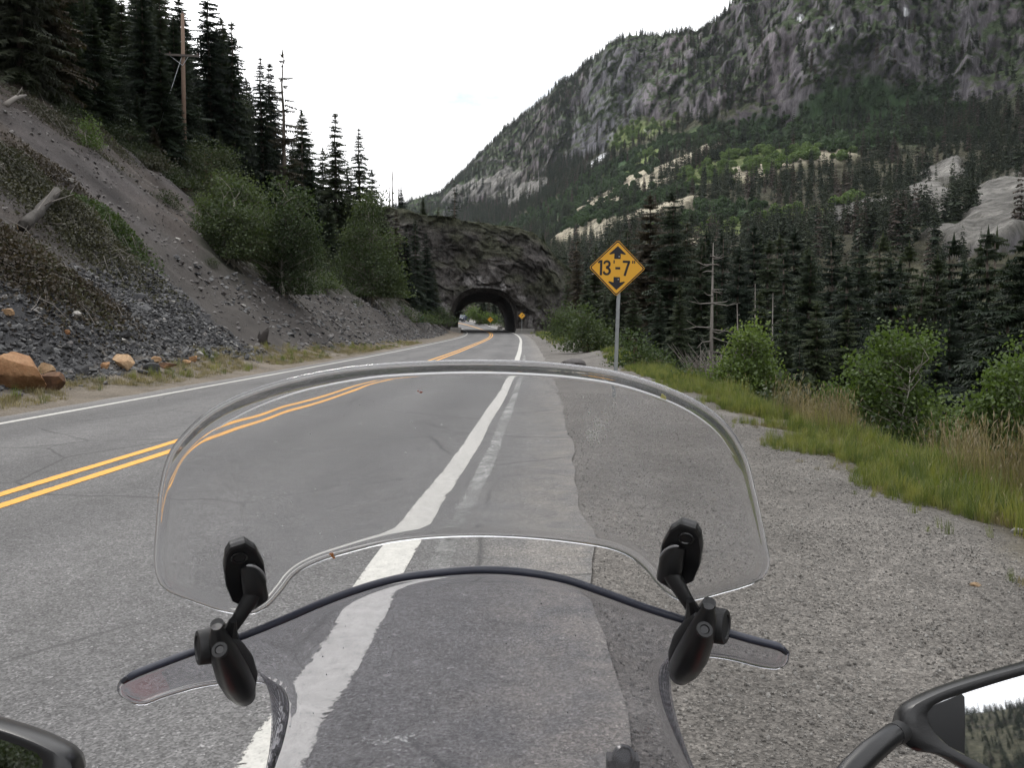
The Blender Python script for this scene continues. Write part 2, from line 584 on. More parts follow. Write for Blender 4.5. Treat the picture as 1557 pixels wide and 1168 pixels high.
k = N("asphalt")
o = k.obj()
vv = k.n("TexVoronoi", {"Vector": o, "Scale": 120.0, "Randomness": 1.0})
vb = k.n("TexVoronoi", {"Vector": o, "Scale": 52.0, "Randomness": 1.0})
agg = k.ramp(vv.outputs["Color"], [(0, .40), (.35, .72), (.6, 1.0), (.86, 1.35), (1.0, 2.5)])
agg2 = k.ramp(vb.outputs["Color"], [(0, .75), (.7, 1.05), (.93, 1.15), (1.0, 1.9)])
wide = k.noise(k.mapping(o, (1, .25, 1)), .55, 6, .6)
mid = k.noise(o, 5.0, 5, .6)
lane = k.attr("lane", "Fac")
edge = k.attr("dust", "Fac")
c = k.mix(1.0, (.128, .125, .124), k.mix(1.0, agg, agg2, 'MULTIPLY'), 'MULTIPLY')
c = k.mix(1.0, c, k.ramp(wide, [(.3, .74), (.7, 1.24)]), 'MULTIPLY')
c = k.mix(1.0, c, k.ramp(mid, [(.3, .87), (.7, 1.13)]), 'MULTIPLY')
c = k.mix(k.math('MULTIPLY', lane, .5), c, k.mix(1.0, c, (.62, .62, .64), 'MULTIPLY'))
dn = k.ramp(k.noise(o, 3.0, 6, .65), [(.35, 0.0), (.62, 1.0)])
c = k.mix(k.math('MULTIPLY', edge, k.math('MULTIPLY', dn, .75)), c, k.mix(1.0, agg, (.25, .225, .195), 'MULTIPLY'))
# thin cracks
ck = k.n("TexVoronoi", {"Vector": k.mix(.14, o, k.n("TexNoise", {"Vector": o, "Scale": 1.1, "Detail": 4.0}).outputs["Color"]), "Scale": .42}, feature='DISTANCE_TO_EDGE').outputs["Distance"]
ckm = k.math('MULTIPLY', k.ramp(ck, [(0.0, 1.0), (.009, 0.0)]), k.ramp(k.noise(o, .35, 2), [(.44, 0.0), (.52, 1.0)]))
c = k.mix(k.math('MULTIPLY', ckm, .75), c, (.03, .03, .03))
nb = k.bump(vv.outputs["Distance"], .55, .006)
nb = k.bump(vb.outputs["Distance"], .35, .01, nb)
M_asphalt = k.done(k.pbr(Base_Color=c, Roughness=.82, Specular_IOR_Level=.42, Normal=nb))

V, Fc, T, YV, XO = strip(-180, 335, -4.12, 4.70, .25, 0.0, 4.0, 9.0, .07, nu=28)
road_me = mesh("road", V, Fc, M_asphalt, True)
wp = np.exp(-((np.abs(XO) - .95) / .45) ** 2) + np.exp(-((np.abs(XO) - 2.65) / .45) ** 2)
set_val(road_me, wp, "lane")
set_val(road_me, sstep(3.8, 4.75, XO + .25 * fbm(YV * .3, XO, 0, 3)) + sstep(-3.75, -4.2, XO), "dust")
road = link("road", road_me, kind='structure')

def paint(name, base, wear_lo, wear_hi, ghost=False):
    k = N(name)
    o = k.obj()
    u = k.attr("across", "Fac")
    n1 = k.noise(o, 42, 6, .72)
    n2 = k.noise(o, 5.5, 5, .65)
    n3 = k.noise(k.mapping(o, (1, .35, 1)), 1.3, 3, .5)
    ed = k.math('ABSOLUTE', k.math('SUBTRACT', u, .5))
    edw = k.ramp(ed, [(.36, 0.0), (.5, 1.0)])
    f = k.math('ADD', k.math('MULTIPLY', n1, .5), k.math('MULTIPLY', n2, .5))
    f = k.math('ADD', f, k.math('MULTIPLY', k.math('SUBTRACT', n3, .5), .35 if not ghost else .9))
    f = k.math('SUBTRACT', f, k.math('MULTIPLY', edw, .17))
    a = k.ramp(f, [(wear_lo, 0.0), (wear_hi, 1.0)])
    c = k.mix(1.0, base, k.ramp(k.noise(o, 14, 5, .6), [(.3, .82), (.7, 1.1)]), 'MULTIPLY')
    spk = k.ramp(k.n("TexVoronoi", {"Vector": o, "Scale": 110.0}).outputs["Color"], [(0.0, .72), (.3, .98), (1.0, 1.08)])
    c = k.mix(1.0, c, spk, 'MULTIPLY')
    p = k.pbr(Base_Color=c, Roughness=.7, Normal=k.bump(n1, .25, .004))
    return k.done(k.n("MixShader", {0: a, 1: k.n("BsdfTransparent").outputs[0], 2: p}).outputs[0])

M_white = paint("white_road_paint", (.44, .43, .40), .30, .36)
M_yellow = paint("yellow_road_paint", (.70, .33, .035), .27, .33)
M_ghost = paint("worn_white_paint", (.30, .30, .29), .34, .62)
M_ghost2 = paint("flaked_white_paint", (.42, .42, .40), .56, .62, True)

def marking(name, o0, o1, mat, y0=-60, y1=330, amp=.012, dz=.004, step=.25):
    V, Fc, T, YV, XO = strip(y0, y1, o0, o1, step, dz, o0 * 3.3, o1 * 5.1, amp, nu=5)
    me = mesh(name, V, Fc, mat)
    set_val(me, T, "across")
    return link(name, me, kind='structure')

marking("road_edge_line", 3.38, 3.61, M_white, amp=.008)
marking("road_edge_line", -3.57, -3.43, M_white)
marking("road_centre_line", .09, .21, M_yellow)
marking("road_centre_line", -.21, -.09, M_yellow)
marking("road_worn_line", 3.72, 3.87, M_ghost, 4.5, 42, .02)
marking("road_worn_line", 3.70, 4.08, M_ghost2, 1, 6.5, .04)

# ------------------------------------------------------------------ mountain: a loft through ridge, cliff foot, slope and gorge lines
def prof_px(u, y0, z0, *yv):
    """gorge point (depth, height), then slope points (depth, picture height) of the valley wall"""
    P = [np.array([(u - CX) / F * y0, y0, z0])]
    for Y, v in yv:
        p = at(u, v, Y)
        P.append(p)
    q = P[-1].copy()
    b = q * np.array([1.25, 1.25, 1]) - np.array([0, 0, .12 * q[2]])
    b2 = q * np.array([1.7, 1.7, 1]) - np.array([0, 0, .55 * q[2]])
    return P + [b, b2]

def prof_polar(deg, *rz):
    a = R(deg)
    P = [np.array([math.sin(a) * r, math.cos(a) * r, z]) for r, z in rz]
    q = P[-1]
    return P + [q * np.array([1.25, 1.25, .9]), q * np.array([1.7, 1.7, .45])]

PROF = [
    prof_px(560, 165, 4, (400, 480), (800, 430), (1300, 385), (1600, 350), (1850, 335)),
    prof_px(612, 160, 0, (400, 480), (800, 428), (1250, 385), (1560, 345), (1820, 322)),
    prof_px(665, 155, -10, (400, 475), (800, 422), (1200, 380), (1500, 345), (1780, 303)),
    prof_px(700, 150, -14, (400, 470), (800, 415), (1120, 370), (1450, 322), (1720, 268)),
    prof_px(755, 150, -18, (400, 465), (750, 410), (1050, 362), (1350, 308), (1640, 216)),
    prof_px(800, 150, -22, (380, 458), (720, 398), (1000, 345), (1300, 282), (1560, 178)),
    prof_px(850, 150, -24, (350, 450), (680, 385), (930, 320), (1220, 252), (1480, 140)),
    prof_px(950, 150, -28, (320, 440), (600, 352), (850, 285), (1100, 212), (1300, 72)),
    prof_px(1060, 150, -30, (300, 430), (500, 355), (720, 268), (950, 182), (1180, 52)),
    prof_px(1140, 145, -30, (290, 425), (480, 345), (680, 257), (870, 182), (1080, -8)),
    prof_px(1250, 140, -30, (280, 420), (450, 335), (640, 242), (800, 165), (1010, -70)),
    prof_px(1400, 135, -28, (260, 405), (400, 325), (590, 232), (760, 160), (950, -110)),
    prof_px(1557, 130, -26, (240, 395), (350, 315), (500, 232), (660, 160), (860, -150)),
    prof_px(1850, 125, -24, (220, 390), (320, 310), (450, 220), (600, 120), (800, -160)),
    prof_polar(60, (150, -22), (260, 20), (380, 66), (520, 120), (660, 200), (860, 400)),
    prof_polar(90, (150, -20), (280, 16), (420, 60), (560, 110), (700, 180), (920, 360)),
    prof_polar(125, (160, -12), (300, 20), (460, 60), (620, 115), (780, 190), (1000, 330)),
    prof_polar(155, (185, -4), (320, 28), (480, 70), (660, 130), (840, 220), (1050, 330)),
    prof_polar(180, (195, 0), (330, 30), (500, 72), (700, 130), (900, 200), (1150, 300)),
    prof_polar(205, (195, 20), (330, 60), (500, 110), (680, 170), (850, 240), (1050, 340)),
    prof_polar(235, (190, 60), (300, 110), (430, 170), (560, 240), (700, 320), (880, 420)),
    prof_polar(275, (185, 75), (280, 130), (400, 190), (520, 260), (660, 330), (840, 420)),
    prof_polar(310, (185, 75), (280, 130), (400, 170), (520, 200), (660, 220), (840, 240)),
]
PRF = np.array(PROF)                    # A x 8 x 3
NA, NK = 620, 300
front = np.linspace(0, 13, 470)         # most of the columns go where the valley wall is
back = np.linspace(13, len(PROF) - 1, NA - 470 + 1)[1:]
ap = np.concatenate([front, back])

def spl(P, t):
    i = np.clip(np.floor(t).astype(int), 0, len(P) - 2)
    f = (t - i)[:, None, None] if P.ndim == 3 else (t - i)[:, None]
    g = lambda q: P[np.clip(q, 0, len(P) - 1)]
    p0, p1, p2, p3 = g(i - 1), g(i), g(i + 1), g(i + 2)
    return .5 * (2 * p1 + (p2 - p0) * f + (2 * p0 - 5 * p1 + 4 * p2 - p3) * f ** 2 + (3 * p1 - p0 - 3 * p2 + p3) * f ** 3)

SA = spl(PRF, ap)                        # NA x 8 x 3
kp = np.concatenate([np.linspace(0, 4, 150), np.linspace(4, 5, 118)[1:], np.linspace(5, 7, NK - 150 - 117 + 1)[1:]])
MT = spl(np.transpose(SA, (1, 0, 2)), kp)   # NK x NA x 3
MT = np.transpose(MT, (1, 0, 2)).copy()
KK = np.tile(kp, (NA, 1))
AA = np.repeat(ap[:, None], len(kp), 1)
mx, my, mz = MT[..., 0].copy(), MT[..., 1].copy(), MT[..., 2].copy()
rad = np.hypot(mx, my)
inw = np.stack([-mx / rad, -my / rad], -1)
lat = np.arctan2(mx, my) * 900.0         # distance along the wall
cw = sstep(3.85, 4.25, KK) * (1 - .55 * sstep(4.93, 5.3, KK))
# buttresses and gullies of the cliff band, then blocks and ledges
warp = 40 * fbm(mx * .006, my * .006, mz * .004, 91, 3)
b1 = ridged((lat + warp) * .0062, mz * .0012, 0, 101, 3)
b2 = ridged((lat + warp) * .021, mz * .006, 3, 102, 4)
b3 = fbm(lat * .06, mz * .035, rad * .02, 103, 5, 2.1, .6)
wl1 = fbm(lat * .02, mz * .02, rad * .01, 107, 4)
w1, w2, wid = worley(lat * .034 + wl1 * 1.1, mz * .012 + wl1 * .5 + lat * .004, rad * .012, 105)
w3, w4, wid2 = worley(lat * .10 + wl1 * 1.5, mz * .04 + lat * .012 + wl1, rad * .05, 106)
ledge = np.abs(((mz + 20 * vnoise(lat * .006, mz * .01)) / 27.0) % 1.0 - .5) * 2
push = cw * np.where(AA < 13.1, 1.0, .25) * (78 * b1 + 30 * b2 + 20 * b3 + 4 * ledge + 12 * wid + 7 * wid2 - 6 * sstep(.08, .0, w2 - w1))
slopew = sstep(.3, 1.2, KK) * (1 - cw)
push2 = slopew * (AA < 13.1) * (14 * ridged(lat * .012, rad * .006, 0, 111, 4))
mx += inw[..., 0] * (push + push2)
my += inw[..., 1] * (push + push2)
mz += sstep(.2, 1.0, KK) * (7 * fbm(mx * .012, my * .012, 0, 121, 4) + 2.2 * fbm(mx * .06, my * .06, 0, 122, 3)) + cw * 7 * fbm(lat * .03, rad * .03, 0, 123, 3)

mz -= 26 * sstep(.28, .0, KK)        # the foot dips under the gorge floor

# where things lie on the wall, found from places in the photograph
pu = CX + F * mx / np.maximum(my * CP - (mz - CAMZ) * SP, 1)
pv = CY - F * ((mz - CAMZ) * CP + my * SP) / np.maximum(my * CP - (mz - CAMZ) * SP, 1)
infront = (my > 50) & (KK < 5.05)

def spot(u, v):
    d = np.where(infront, np.hypot(pu - u, pv - v), 1e9)
    i = np.unravel_index(np.argmin(d), d.shape)
    return np.array([mx[i], my[i], mz[i]]), i

wob1 = fbm(mx * .03, my * .03, mz * .03, 131, 4)

def blob(u, v, rl, rz, tilt=0.0):
    """soft patch round a place on the wall: rl metres along it, rz up and down"""
    c, i = spot(u, v)
    side = np.array([-inw[i][1], inw[i][0]])
    if side[0] < 0:
        side = -side
    a = (mx - c[0]) * side[0] + (my - c[1]) * side[1]
    z = mz - c[2] - tilt * a
    dep = (mx - c[0]) * inw[i][0] + (my - c[1]) * inw[i][1]
    d = np.sqrt((a / rl) ** 2 + (z / rz) ** 2 + (dep / (3.5 * rl + 60)) ** 2)
    return sstep(1.25, .75, d + 1.05 * wob1)

def many(lst):
    r = np.zeros_like(mx)
    for b in lst:
        r = np.maximum(r, blob(*b))
    return r

TAN = many([(1038, 246, 30, 11, .35), (1062, 236, 24, 9, .3), (1020, 262, 20, 8, .3), (940, 296, 46, 14, .3), (965, 272, 24, 9, .3), (1170, 258, 28, 7), (1230, 246, 42, 8, .1), (1150, 268, 24, 8),
            (1040, 372, 16, 6), (930, 350, 46, 7, .3), (985, 330, 30, 7, .25), (880, 355, 30, 8, .2)])  # pale outcrops; mid-slope sunlight is painted into their colour too
GREY = many([(1535, 296, 17, 14), (1508, 338, 16, 13), (1550, 325, 13, 14), (1440, 268, 13, 13), (1414, 305, 12, 13), (1428, 335, 9, 8), (1338, 325, 10, 8), (1290, 330, 8, 7), (1500, 372, 10, 7), (730, 285, 70, 22), (780, 300, 40, 22)])
RISE = np.maximum(TAN * 5, GREY * 7)
mx += inw[..., 0] * RISE
my += inw[..., 1] * RISE
mz += RISE * .5
BRIGHT = many([(1140, 268, 50, 10), (1195, 252, 55, 12), (1240, 240, 40, 10), (1160, 230, 45, 9), (1090, 256, 30, 9), (970, 202, 32, 16), (1100, 347, 34, 5), (1160, 340, 36, 6, .1), (985, 238, 40, 10, .35)])  # bright meadows; the mid-slope sun patch is painted in as paler green
GREEN = many([(795, 342, 75, 16, .1), (840, 325, 80, 18, .25), (890, 298, 80, 18, .35), (930, 262, 60, 20, .5), (1270, 195, 70, 32), (1310, 180, 60, 26), (1220, 220, 60, 18), (1340, 215, 50, 18), (1290, 160, 40, 18),
              (1060, 215, 50, 18), (1010, 222, 45, 20), (1130, 206, 45, 14), (910, 330, 60, 12, .2), (1080, 330, 30, 10)])
SNOW = many([(904, 248, 14, 7, .7), (1379, 18, 3, 6), (1216, 29, 2.4, 4), (1264, 43, 5, 2.2), (983, 196, 4, 2.4)])

VM = np.stack([mx.ravel(), my.ravel(), mz.ravel()], 1)
FM = grid_faces(NA, len(kp))
fn = np.cross(np.gradient(np.stack([mx, my, mz], -1), axis=0), np.gradient(np.stack([mx, my, mz], -1), axis=1))
fn /= np.linalg.norm(fn, axis=-1)[..., None] + 1e-9
steep = 1 - np.abs(fn[..., 2])
rockc = np.array([.130, .117, .127])[None, None] * (1 + .28 * fbm(lat * .02, mz * .05, 0, 141, 4)[..., None]) + np.array([.012, .0, .0]) * vnoise(mx * .008, my * .008, mz * .008, 5)[..., None]
rockc = rockc * (.82 + .36 * wid[..., None]) * (.80 + .4 * wid2[..., None]) * (1 - .3 * sstep(.08, .0, w2 - w1)[..., None])
rockc = rockc * (1 - .22 * sstep(.2, .75, b2 * -1 + .3)[..., None])  # gully shade painted into the rock colour, besides the stained cracks
flo = np.array([.060, .058, .038])[None, None] * (1 + .4 * wob1[..., None])
vegc = np.array([.042, .060, .027])[None, None] * (1 + .4 * wob1[..., None])
rk = sstep(.46, .62, steep + .30 * wob1) * sstep(3.7, 4.15, KK + .25 * wob1)
rk = np.maximum(rk, sstep(.62, .8, steep + .1 * wob1))
rk = rk * (1 - .45 * sstep(6.0, 4.0, AA) * sstep(.0, .3, wob1))
C = flo * (1 - rk[..., None]) + rockc * rk[..., None]
lowveg = cw * (1 - rk) * (AA < 13.1)
C = C * (1 - lowveg[..., None]) + vegc * lowveg[..., None]
def over(C, mask, c, jit=.2):
    w = mask[..., None]
    return C * (1 - w) + w * (np.array(c)[None, None] * (1 + jit * 2 * wob1[..., None]))
C = over(C, GREEN, (.038, .066, .030))
C = over(C, BRIGHT, (.135, .165, .065))
C = over(C, TAN, (.36, .325, .245))
C = over(C, GREY, (.175, .168, .155))
C = over(C, SNOW, (.75, .76, .78), .02)

k = N("mountain_rock_and_forest_floor")
o = k.obj()
base = k.attr("col")
rkf = k.attr("rock", "Fac")
cr = k.noise(k.mapping(o, (1, 1, .22)), .07, 9, .7)
strat = k.noise(k.mapping(o, (.35, .35, 2.2)), .05, 7, .6)
crack = k.n("TexVoronoi", {"Vector": k.mapping(o, (1, 1, .35)), "Scale": .06}, feature='DISTANCE_TO_EDGE').outputs["Distance"]
cr2 = k.noise(k.mapping(o, (1, 1, .4)), .33, 7, .75)
rv = k.mix(1.0, k.mix(1.0, k.ramp(cr, [(.30, .38), (.5, 1.0), (.72, 1.55)]), k.ramp(cr2, [(.3, .55), (.7, 1.45)]), "MULTIPLY"), k.ramp(strat, [(.3, .86), (.7, 1.12)]), 'MULTIPLY')
rv = k.mix(.5, rv, k.mix(1.0, rv, k.ramp(crack, [(0, .4), (.12, 1.0)]), 'MULTIPLY'))
tuft = k.n("TexVoronoi", {"Vector": o, "Scale": .28}).outputs["Color"]
gv = k.mix(1.0, k.ramp(tuft, [(0, .5), (1, 1.5)]), k.ramp(k.noise(o, .08, 8, .7), [(.3, .6), (.7, 1.4)]), 'MULTIPLY')
c = k.mix(1.0, base, k.mix(rkf, gv, rv), 'MULTIPLY')
hgt = k.math('ADD', k.math('ADD', cr, k.math('MULTIPLY', cr2, .35)), k.math('MULTIPLY', strat, .22))
nb = k.bump(hgt, .8, 6.0)
M_mtn = k.done(k.pbr(Base_Color=c, Roughness=.95, Specular_IOR_Level=.15, Normal=nb))
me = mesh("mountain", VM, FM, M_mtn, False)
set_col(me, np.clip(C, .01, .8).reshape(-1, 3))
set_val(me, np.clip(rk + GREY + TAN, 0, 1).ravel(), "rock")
mountain = link("mountain", me, kind='structure')

# ------------------------------------------------------------------ rock ridge with the tunnel
NS, TUN0, TUN1 = 250, 132.0, 159.0
s = np.linspace(0, 1, NS)
def arch(hw, hgt, cxx, base):
    an = np.pi * s
    ex = np.sign(np.cos(an)) * np.abs(np.cos(an)) ** .78
    return cxx + hw * ex, base + hgt * np.abs(np.sin(an)) ** .62
ax0, az0 = arch(4.75, 6.2, -4.35, zr(TUN0) - .1)
ax1, az1 = arch(4.35, 5.2, -5.7, zr(TUN1) - .1)
# outer silhouette: picture points of the ridge line, right foot to left foot
sil = np.array([at(u, v, 140) for u, v in ((900, 580), (893, 500), (886, 465), (868, 420), (842, 392), (815, 362), (780, 350), (740, 343), (700, 338), (660, 332), (625, 322), (585, 312), (545, 318), (480, 360), (440, 430), (420, 500))])
sx = crom(np.stack([sil[:, 0], sil[:, 2]], 1), NS)
rows, tags = [], []
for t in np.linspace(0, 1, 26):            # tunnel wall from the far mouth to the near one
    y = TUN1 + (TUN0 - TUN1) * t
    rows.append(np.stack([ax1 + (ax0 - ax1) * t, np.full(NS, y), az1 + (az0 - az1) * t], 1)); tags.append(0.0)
for t in np.linspace(0, 1, 8)[1:]:         # flared mouth
    fl = .95 * t
    rows.append(np.stack([-4.35 + (ax0 + 4.35) * (1 + .11 * t), np.full(NS, TUN0 - 1.6 * t), zr(TUN0) - .1 + (az0 - zr(TUN0) + .1) * (1 + .13 * t)], 1)); tags.append(.35)
last = rows[-1]
for t in np.linspace(0, 1, 120)[1:]:        # front face
    q = t ** 1.05
    X = last[:, 0] * (1 - q) + sx[:, 0] * q
    Z = last[:, 2] * (1 - q) + sx[:, 1] * q
    Y = TUN0 - 1.6 + 1.5 * q + .32 * np.maximum(Z - 6, 0) + 4.0 * q * (np.abs(X + 4) / 14) ** 2 * .6
    rows.append(np.stack([X, Y, Z], 1)); tags.append(1.0)
top = rows[-1]
for t in np.linspace(0, 1, 20)[1:]:        # over the top and down the back
    X = top[:, 0] * (1 - t) + (ax1 - 0) * t
    Y = top[:, 1] * (1 - t) + (TUN1 + 1) * t
    Y = np.maximum(Y, top[:, 1] + (TUN1 - top[:, 1]) * min(1, t * 1.6))
    Z = top[:, 2] + (az1 - top[:, 2]) * t ** 2.2
    rows.append(np.stack([X, Y, Z], 1)); tags.append(2.0)
RG = np.array(rows)
TG = np.repeat(np.array(tags)[:, None], NS, 1)
x, y, z = RG[..., 0], RG[..., 1], RG[..., 2]
edge_f = np.where(TG >= 1, 1.0, .35)
dn = 2.3 * ridged(x * .10, z * .10, y * .10, 151, 4) + .9 * fbm(x * .35, z * .35, y * .35, 152, 4) + 1.5 * ridged(x * .22 + z * .1, z * .08, 0, 153, 2)
wpx, wpz = 1.6 * fbm(x * .3, z * .3, y * .3, 171, 4), 1.6 * fbm(x * .3, z * .3, y * .3, 172, 4)
w1, w2, wid = worley((x + wpx) * .30 + .25 * z, (z + wpz) * .26, y * .3, 157)
w3, w4, wid2 = worley((x + wpx) * .9 + .3 * z, (z + wpz) * .7, y, 158)
crk = sstep(.07, .0, w2 - w1) * sstep(-.1, .25, fbm(x * .2, z * .2, 0, 173, 2))
dn = .8 * dn + .7 * wid + .55 * wid2 - .35 * crk + .35 * fbm(x * 1.6, z * 1.1, y, 174, 3)
near_floor = sstep(.2, 2.0, z - zr(130))
RG[..., 1] -= np.where(TG >= 1, dn - .9, 0) * (TG < 2) * near_floor * sstep(0, .12, np.abs(TG - .0))
rr = .28 * fbm(x * .5, z * .5, y * .4, 154, 4) * edge_f
RG[..., 2] += rr * near_floor * 1.3 + (TG >= 1) * .5 * fbm(x * .2, z * .2, y * .2, 155, 3) * near_floor
RG[..., 0] += (TG >= 1) * .6 * fbm(x * .3, z * .3, y * .3, 156, 3) + (TG < 1) * rr * .8
C = np.tile(np.array([.070, .064, .060]), (RG.shape[0] * NS, 1))
xx, yy, zz = [RG[..., i].ravel() for i in range(3)]
tg = TG.ravel()
C = C * (.84 + .32 * wid.ravel()[:, None]) * (.84 + .32 * wid2.ravel()[:, None]) * (1 - .3 * crk.ravel()[:, None])
pale = np.exp(-((np.hypot(xx + 4.3, (zz - .5)) - 7.6) / 1.3) ** 2) * sstep(-.1, .35, fbm(xx * .7, zz * .7, 0, 161, 3)) * (tg >= 1)
pale = np.maximum(pale, sstep(1.5, 5, xx) * sstep(7, 1, zz) * sstep(0, .35, fbm(xx * .6, zz * .6, 0, 162, 3)) * (tg >= 1))
C = C * (1 + .3 * fbm(xx * .25, zz * .25, yy * .1, 163, 4)[:, None]) + pale[:, None] * np.array([.13, .125, .125])
topv = sstep(.80, 1.02, (zz - 1.4) / np.maximum(np.interp(xx, sx[::-1, 0], sx[::-1, 1]) - 1.4, 1)) * (tg >= 1)
gm = np.maximum(topv * .8, (tg >= 1) * sstep(.15, .5, fbm(xx * .16, zz * .22, 0, 164, 3)) * .55)
C = C * (1 - gm[:, None]) + gm[:, None] * np.array([.050, .056, .028])
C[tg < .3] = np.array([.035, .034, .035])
k = N("ridge_rock")
o = k.obj()
base = k.attr("col")
cr = k.noise(k.mapping(o, (1, 1, .6)), .8, 9, .7)
v = k.n("TexVoronoi", {"Vector": o, "Scale": .9}, feature='DISTANCE_TO_EDGE').outputs["Distance"]
cr2 = k.noise(k.mapping(o, (1, 1, .45)), 3.2, 6, .75)
c = k.mix(1.0, base, k.mix(1.0, k.ramp(cr, [(.3, .4), (.5, 1.0), (.75, 1.8)]), k.ramp(cr2, [(.3, .5), (.72, 1.7)]), "MULTIPLY"), 'MULTIPLY')
c = k.mix(.5, c, k.mix(1.0, c, k.ramp(v, [(0, .45), (.1, 1.05)]), 'MULTIPLY'))
M_ridge = k.done(k.pbr(Base_Color=c, Roughness=.95, Specular_IOR_Level=.2, Normal=k.bump(k.math("ADD", cr, k.math("MULTIPLY", cr2, .3)), 1.0, .9)))
me = mesh("rock_ridge", np.stack([xx, yy, zz], 1), grid_faces(RG.shape[0], NS), M_ridge, False)
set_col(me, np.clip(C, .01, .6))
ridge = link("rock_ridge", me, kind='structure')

def ridge_top(X):
    return float(np.interp(X, sx[::-1, 0], sx[::-1, 1]))
# ================================================================== VEGETATION
M_bark = flat("spruce_bark", (.10, .082, .066), .95, var=.35, scale=9, bump=.5)
M_greybark = flat("dead_wood", (.19, .172, .155), .9, var=.3, scale=12, bump=.4)
M_aspenbark = flat("aspen_bark", (.38, .36, .31), .8, var=.3, scale=14)
M_limb = flat("aspen_limb_bark", (.20, .185, .15), .85, var=.3, scale=14)
M_twig = flat("willow_bark", (.16, .12, .085), .9, var=.3, scale=14)
M_spruce = leafmat("spruce_needles", [(.20, (.014, .024, .016)), (.5, (.029, .043, .025)), (.80, (.054, .070, .036))], .6, .24, ((.060, .050, .036), .06), .6)
M_farspruce = leafmat("far_conifer_needles", [(.2, (.018, .028, .017)), (.5, (.034, .045, .027)), (.8, (.056, .066, .037))], .05, .10, ((.070, .056, .047), .13))
M_aspen = leafmat("aspen_leaves", [(.25, (.062, .098, .030)), (.5, (.095, .142, .042)), (.8, (.145, .195, .062))], .9, .42)
M_darkaspen = leafmat("dark_aspen_leaves", [(.25, (.033, .050, .024)), (.5, (.050, .074, .033)), (.8, (.080, .106, .046))], .5, .38)  # darker, greyer green than the roadside aspens
M_shrub = leafmat("willow_leaves", [(.25, (.032, .052, .020)), (.5, (.052, .080, .030)), (.8, (.085, .112, .040))], 1.1, .35)
M_hill = leafmat("hillside_scrub_leaves", [(.25, (.024, .036, .017)), (.5, (.040, .056, .024)), (.8, (.066, .078, .034))], .8, .3)
M_olive = leafmat("dry_brush_leaves", [(.25, (.038, .040, .026)), (.5, (.060, .060, .041)), (.8, (.092, .086, .062))], 1.0, .2)
M_red = leafmat("russet_brush_leaves", [(.25, (.042, .034, .026)), (.6, (.074, .058, .044)), (.85, (.105, .086, .066))], 1.0, .2)

def tri_mesh(name, T, mat):
    """T: n x 3 x 3 triangles"""
    V = T.reshape(-1, 3)
    return mesh(name, V, np.arange(len(V)).reshape(-1, 3), mat)

def spruce_tris(seed, H, Rm, whorls, per, segs, lo=.06, ragged=.25, droop=.45, gap=0.0):
    r = np.random.default_rng(seed)
    T = []
    phase = r.uniform(0, 6.28)
    for w in range(whorls):
        h = lo + (1 - lo) * max(0.0, (w + r.uniform(-.6, .6)) / whorls) ** .93
        h = min(max(h, lo), .985)
        env = (1 - h) ** .82 * (1 - .35 * max(0, (.16 - h) / .16))
        side = 1 + .22 * math.sin(phase + w * 1.7)
        nb = max(3, int(per * (.6 + .4 * (1 - h)) + .5))
        for b in range(nb):
            if r.random() < gap:
                continue
            an = phase + w * 2.4 + 6.283 * b / nb + r.uniform(-.35, .35)
            L = (Rm * env * (1 + ragged * r.uniform(-1, .7)) + .012 * H) * side
            dx, dy = math.cos(an), math.sin(an)
            z0 = h * H
            up = r.uniform(-.12, .38) - droop * (1 - h) * .8
            ns = max(1, int(segs * (.45 + .55 * (1 - h)) + .5))
            t = np.linspace(.08, 1, ns + 1)
            zc = z0 + L * (up * t - droop * .35 * t ** 2 + .16 * np.maximum(t - .7, 0))
            px, py = dx * L * t, dy * L * t
            for q in range(ns):
                a = np.array([px[q], py[q], zc[q]])
                e = np.array([px[q + 1], py[q + 1], zc[q + 1]])
                wd = (.20 if segs > 3 else .42) * L * (1 - t[q] * .65) * r.uniform(.7, 1.25) + .03 * Rm
                hang = wd * r.uniform(.15, .75)
                for sg in (-1, 1):
                    tip = a * .35 + e * .65 + np.array([-dy, dx, 0]) * sg * wd - np.array([0, 0, hang]) + np.array([dx, dy, 0]) * wd * .35
                    T.append((a, tip, e))
                for sg in ((-.6, .6) if segs > 3 else (0,)):      # hanging sprays under the branch
                    hl = H * (.013 + .026 * (1 - h)) * r.uniform(.4, 1.4) * (1 - .45 * t[q]) * (1 if segs > 3 else 1.5)
                    off = np.array([-dy, dx, 0]) * sg * wd * r.uniform(.2, 1)
                    T.append((a + off * .5, (a + e) / 2 + off - np.array([0, 0, hl]) + np.array([dx, dy, 0]) * hl * r.uniform(-.2, .4), e + off * .5))
    T.append((np.array([-.05 * Rm, 0, H * .95]), np.array([.05 * Rm, 0, H * .95]), np.array([0, 0, H * 1.01])))
    T.append((np.array([0, -.05 * Rm, H * .95]), np.array([0, .05 * Rm, H * .95]), np.array([0, 0, H * 1.01])))
    return np.array(T)

def trunk_mesh(name, H, r0, mat, seed=0, n=7, bend=.01, top=.97):
    rr = random.Random(seed)
    P, ra = [], []
    for i in range(7):
        t = i / 6
        P.append((rr.uniform(-1, 1) * bend * H * t, rr.uniform(-1, 1) * bend * H * t, -.06 * H + (top + .06) * H * t))
        ra.append(r0 * (1 - t) ** .9 + .006 * H * .3 + (.35 * r0 if i == 0 else 0))
    return MB().tube(P, ra, n).mesh(name, mat, True)

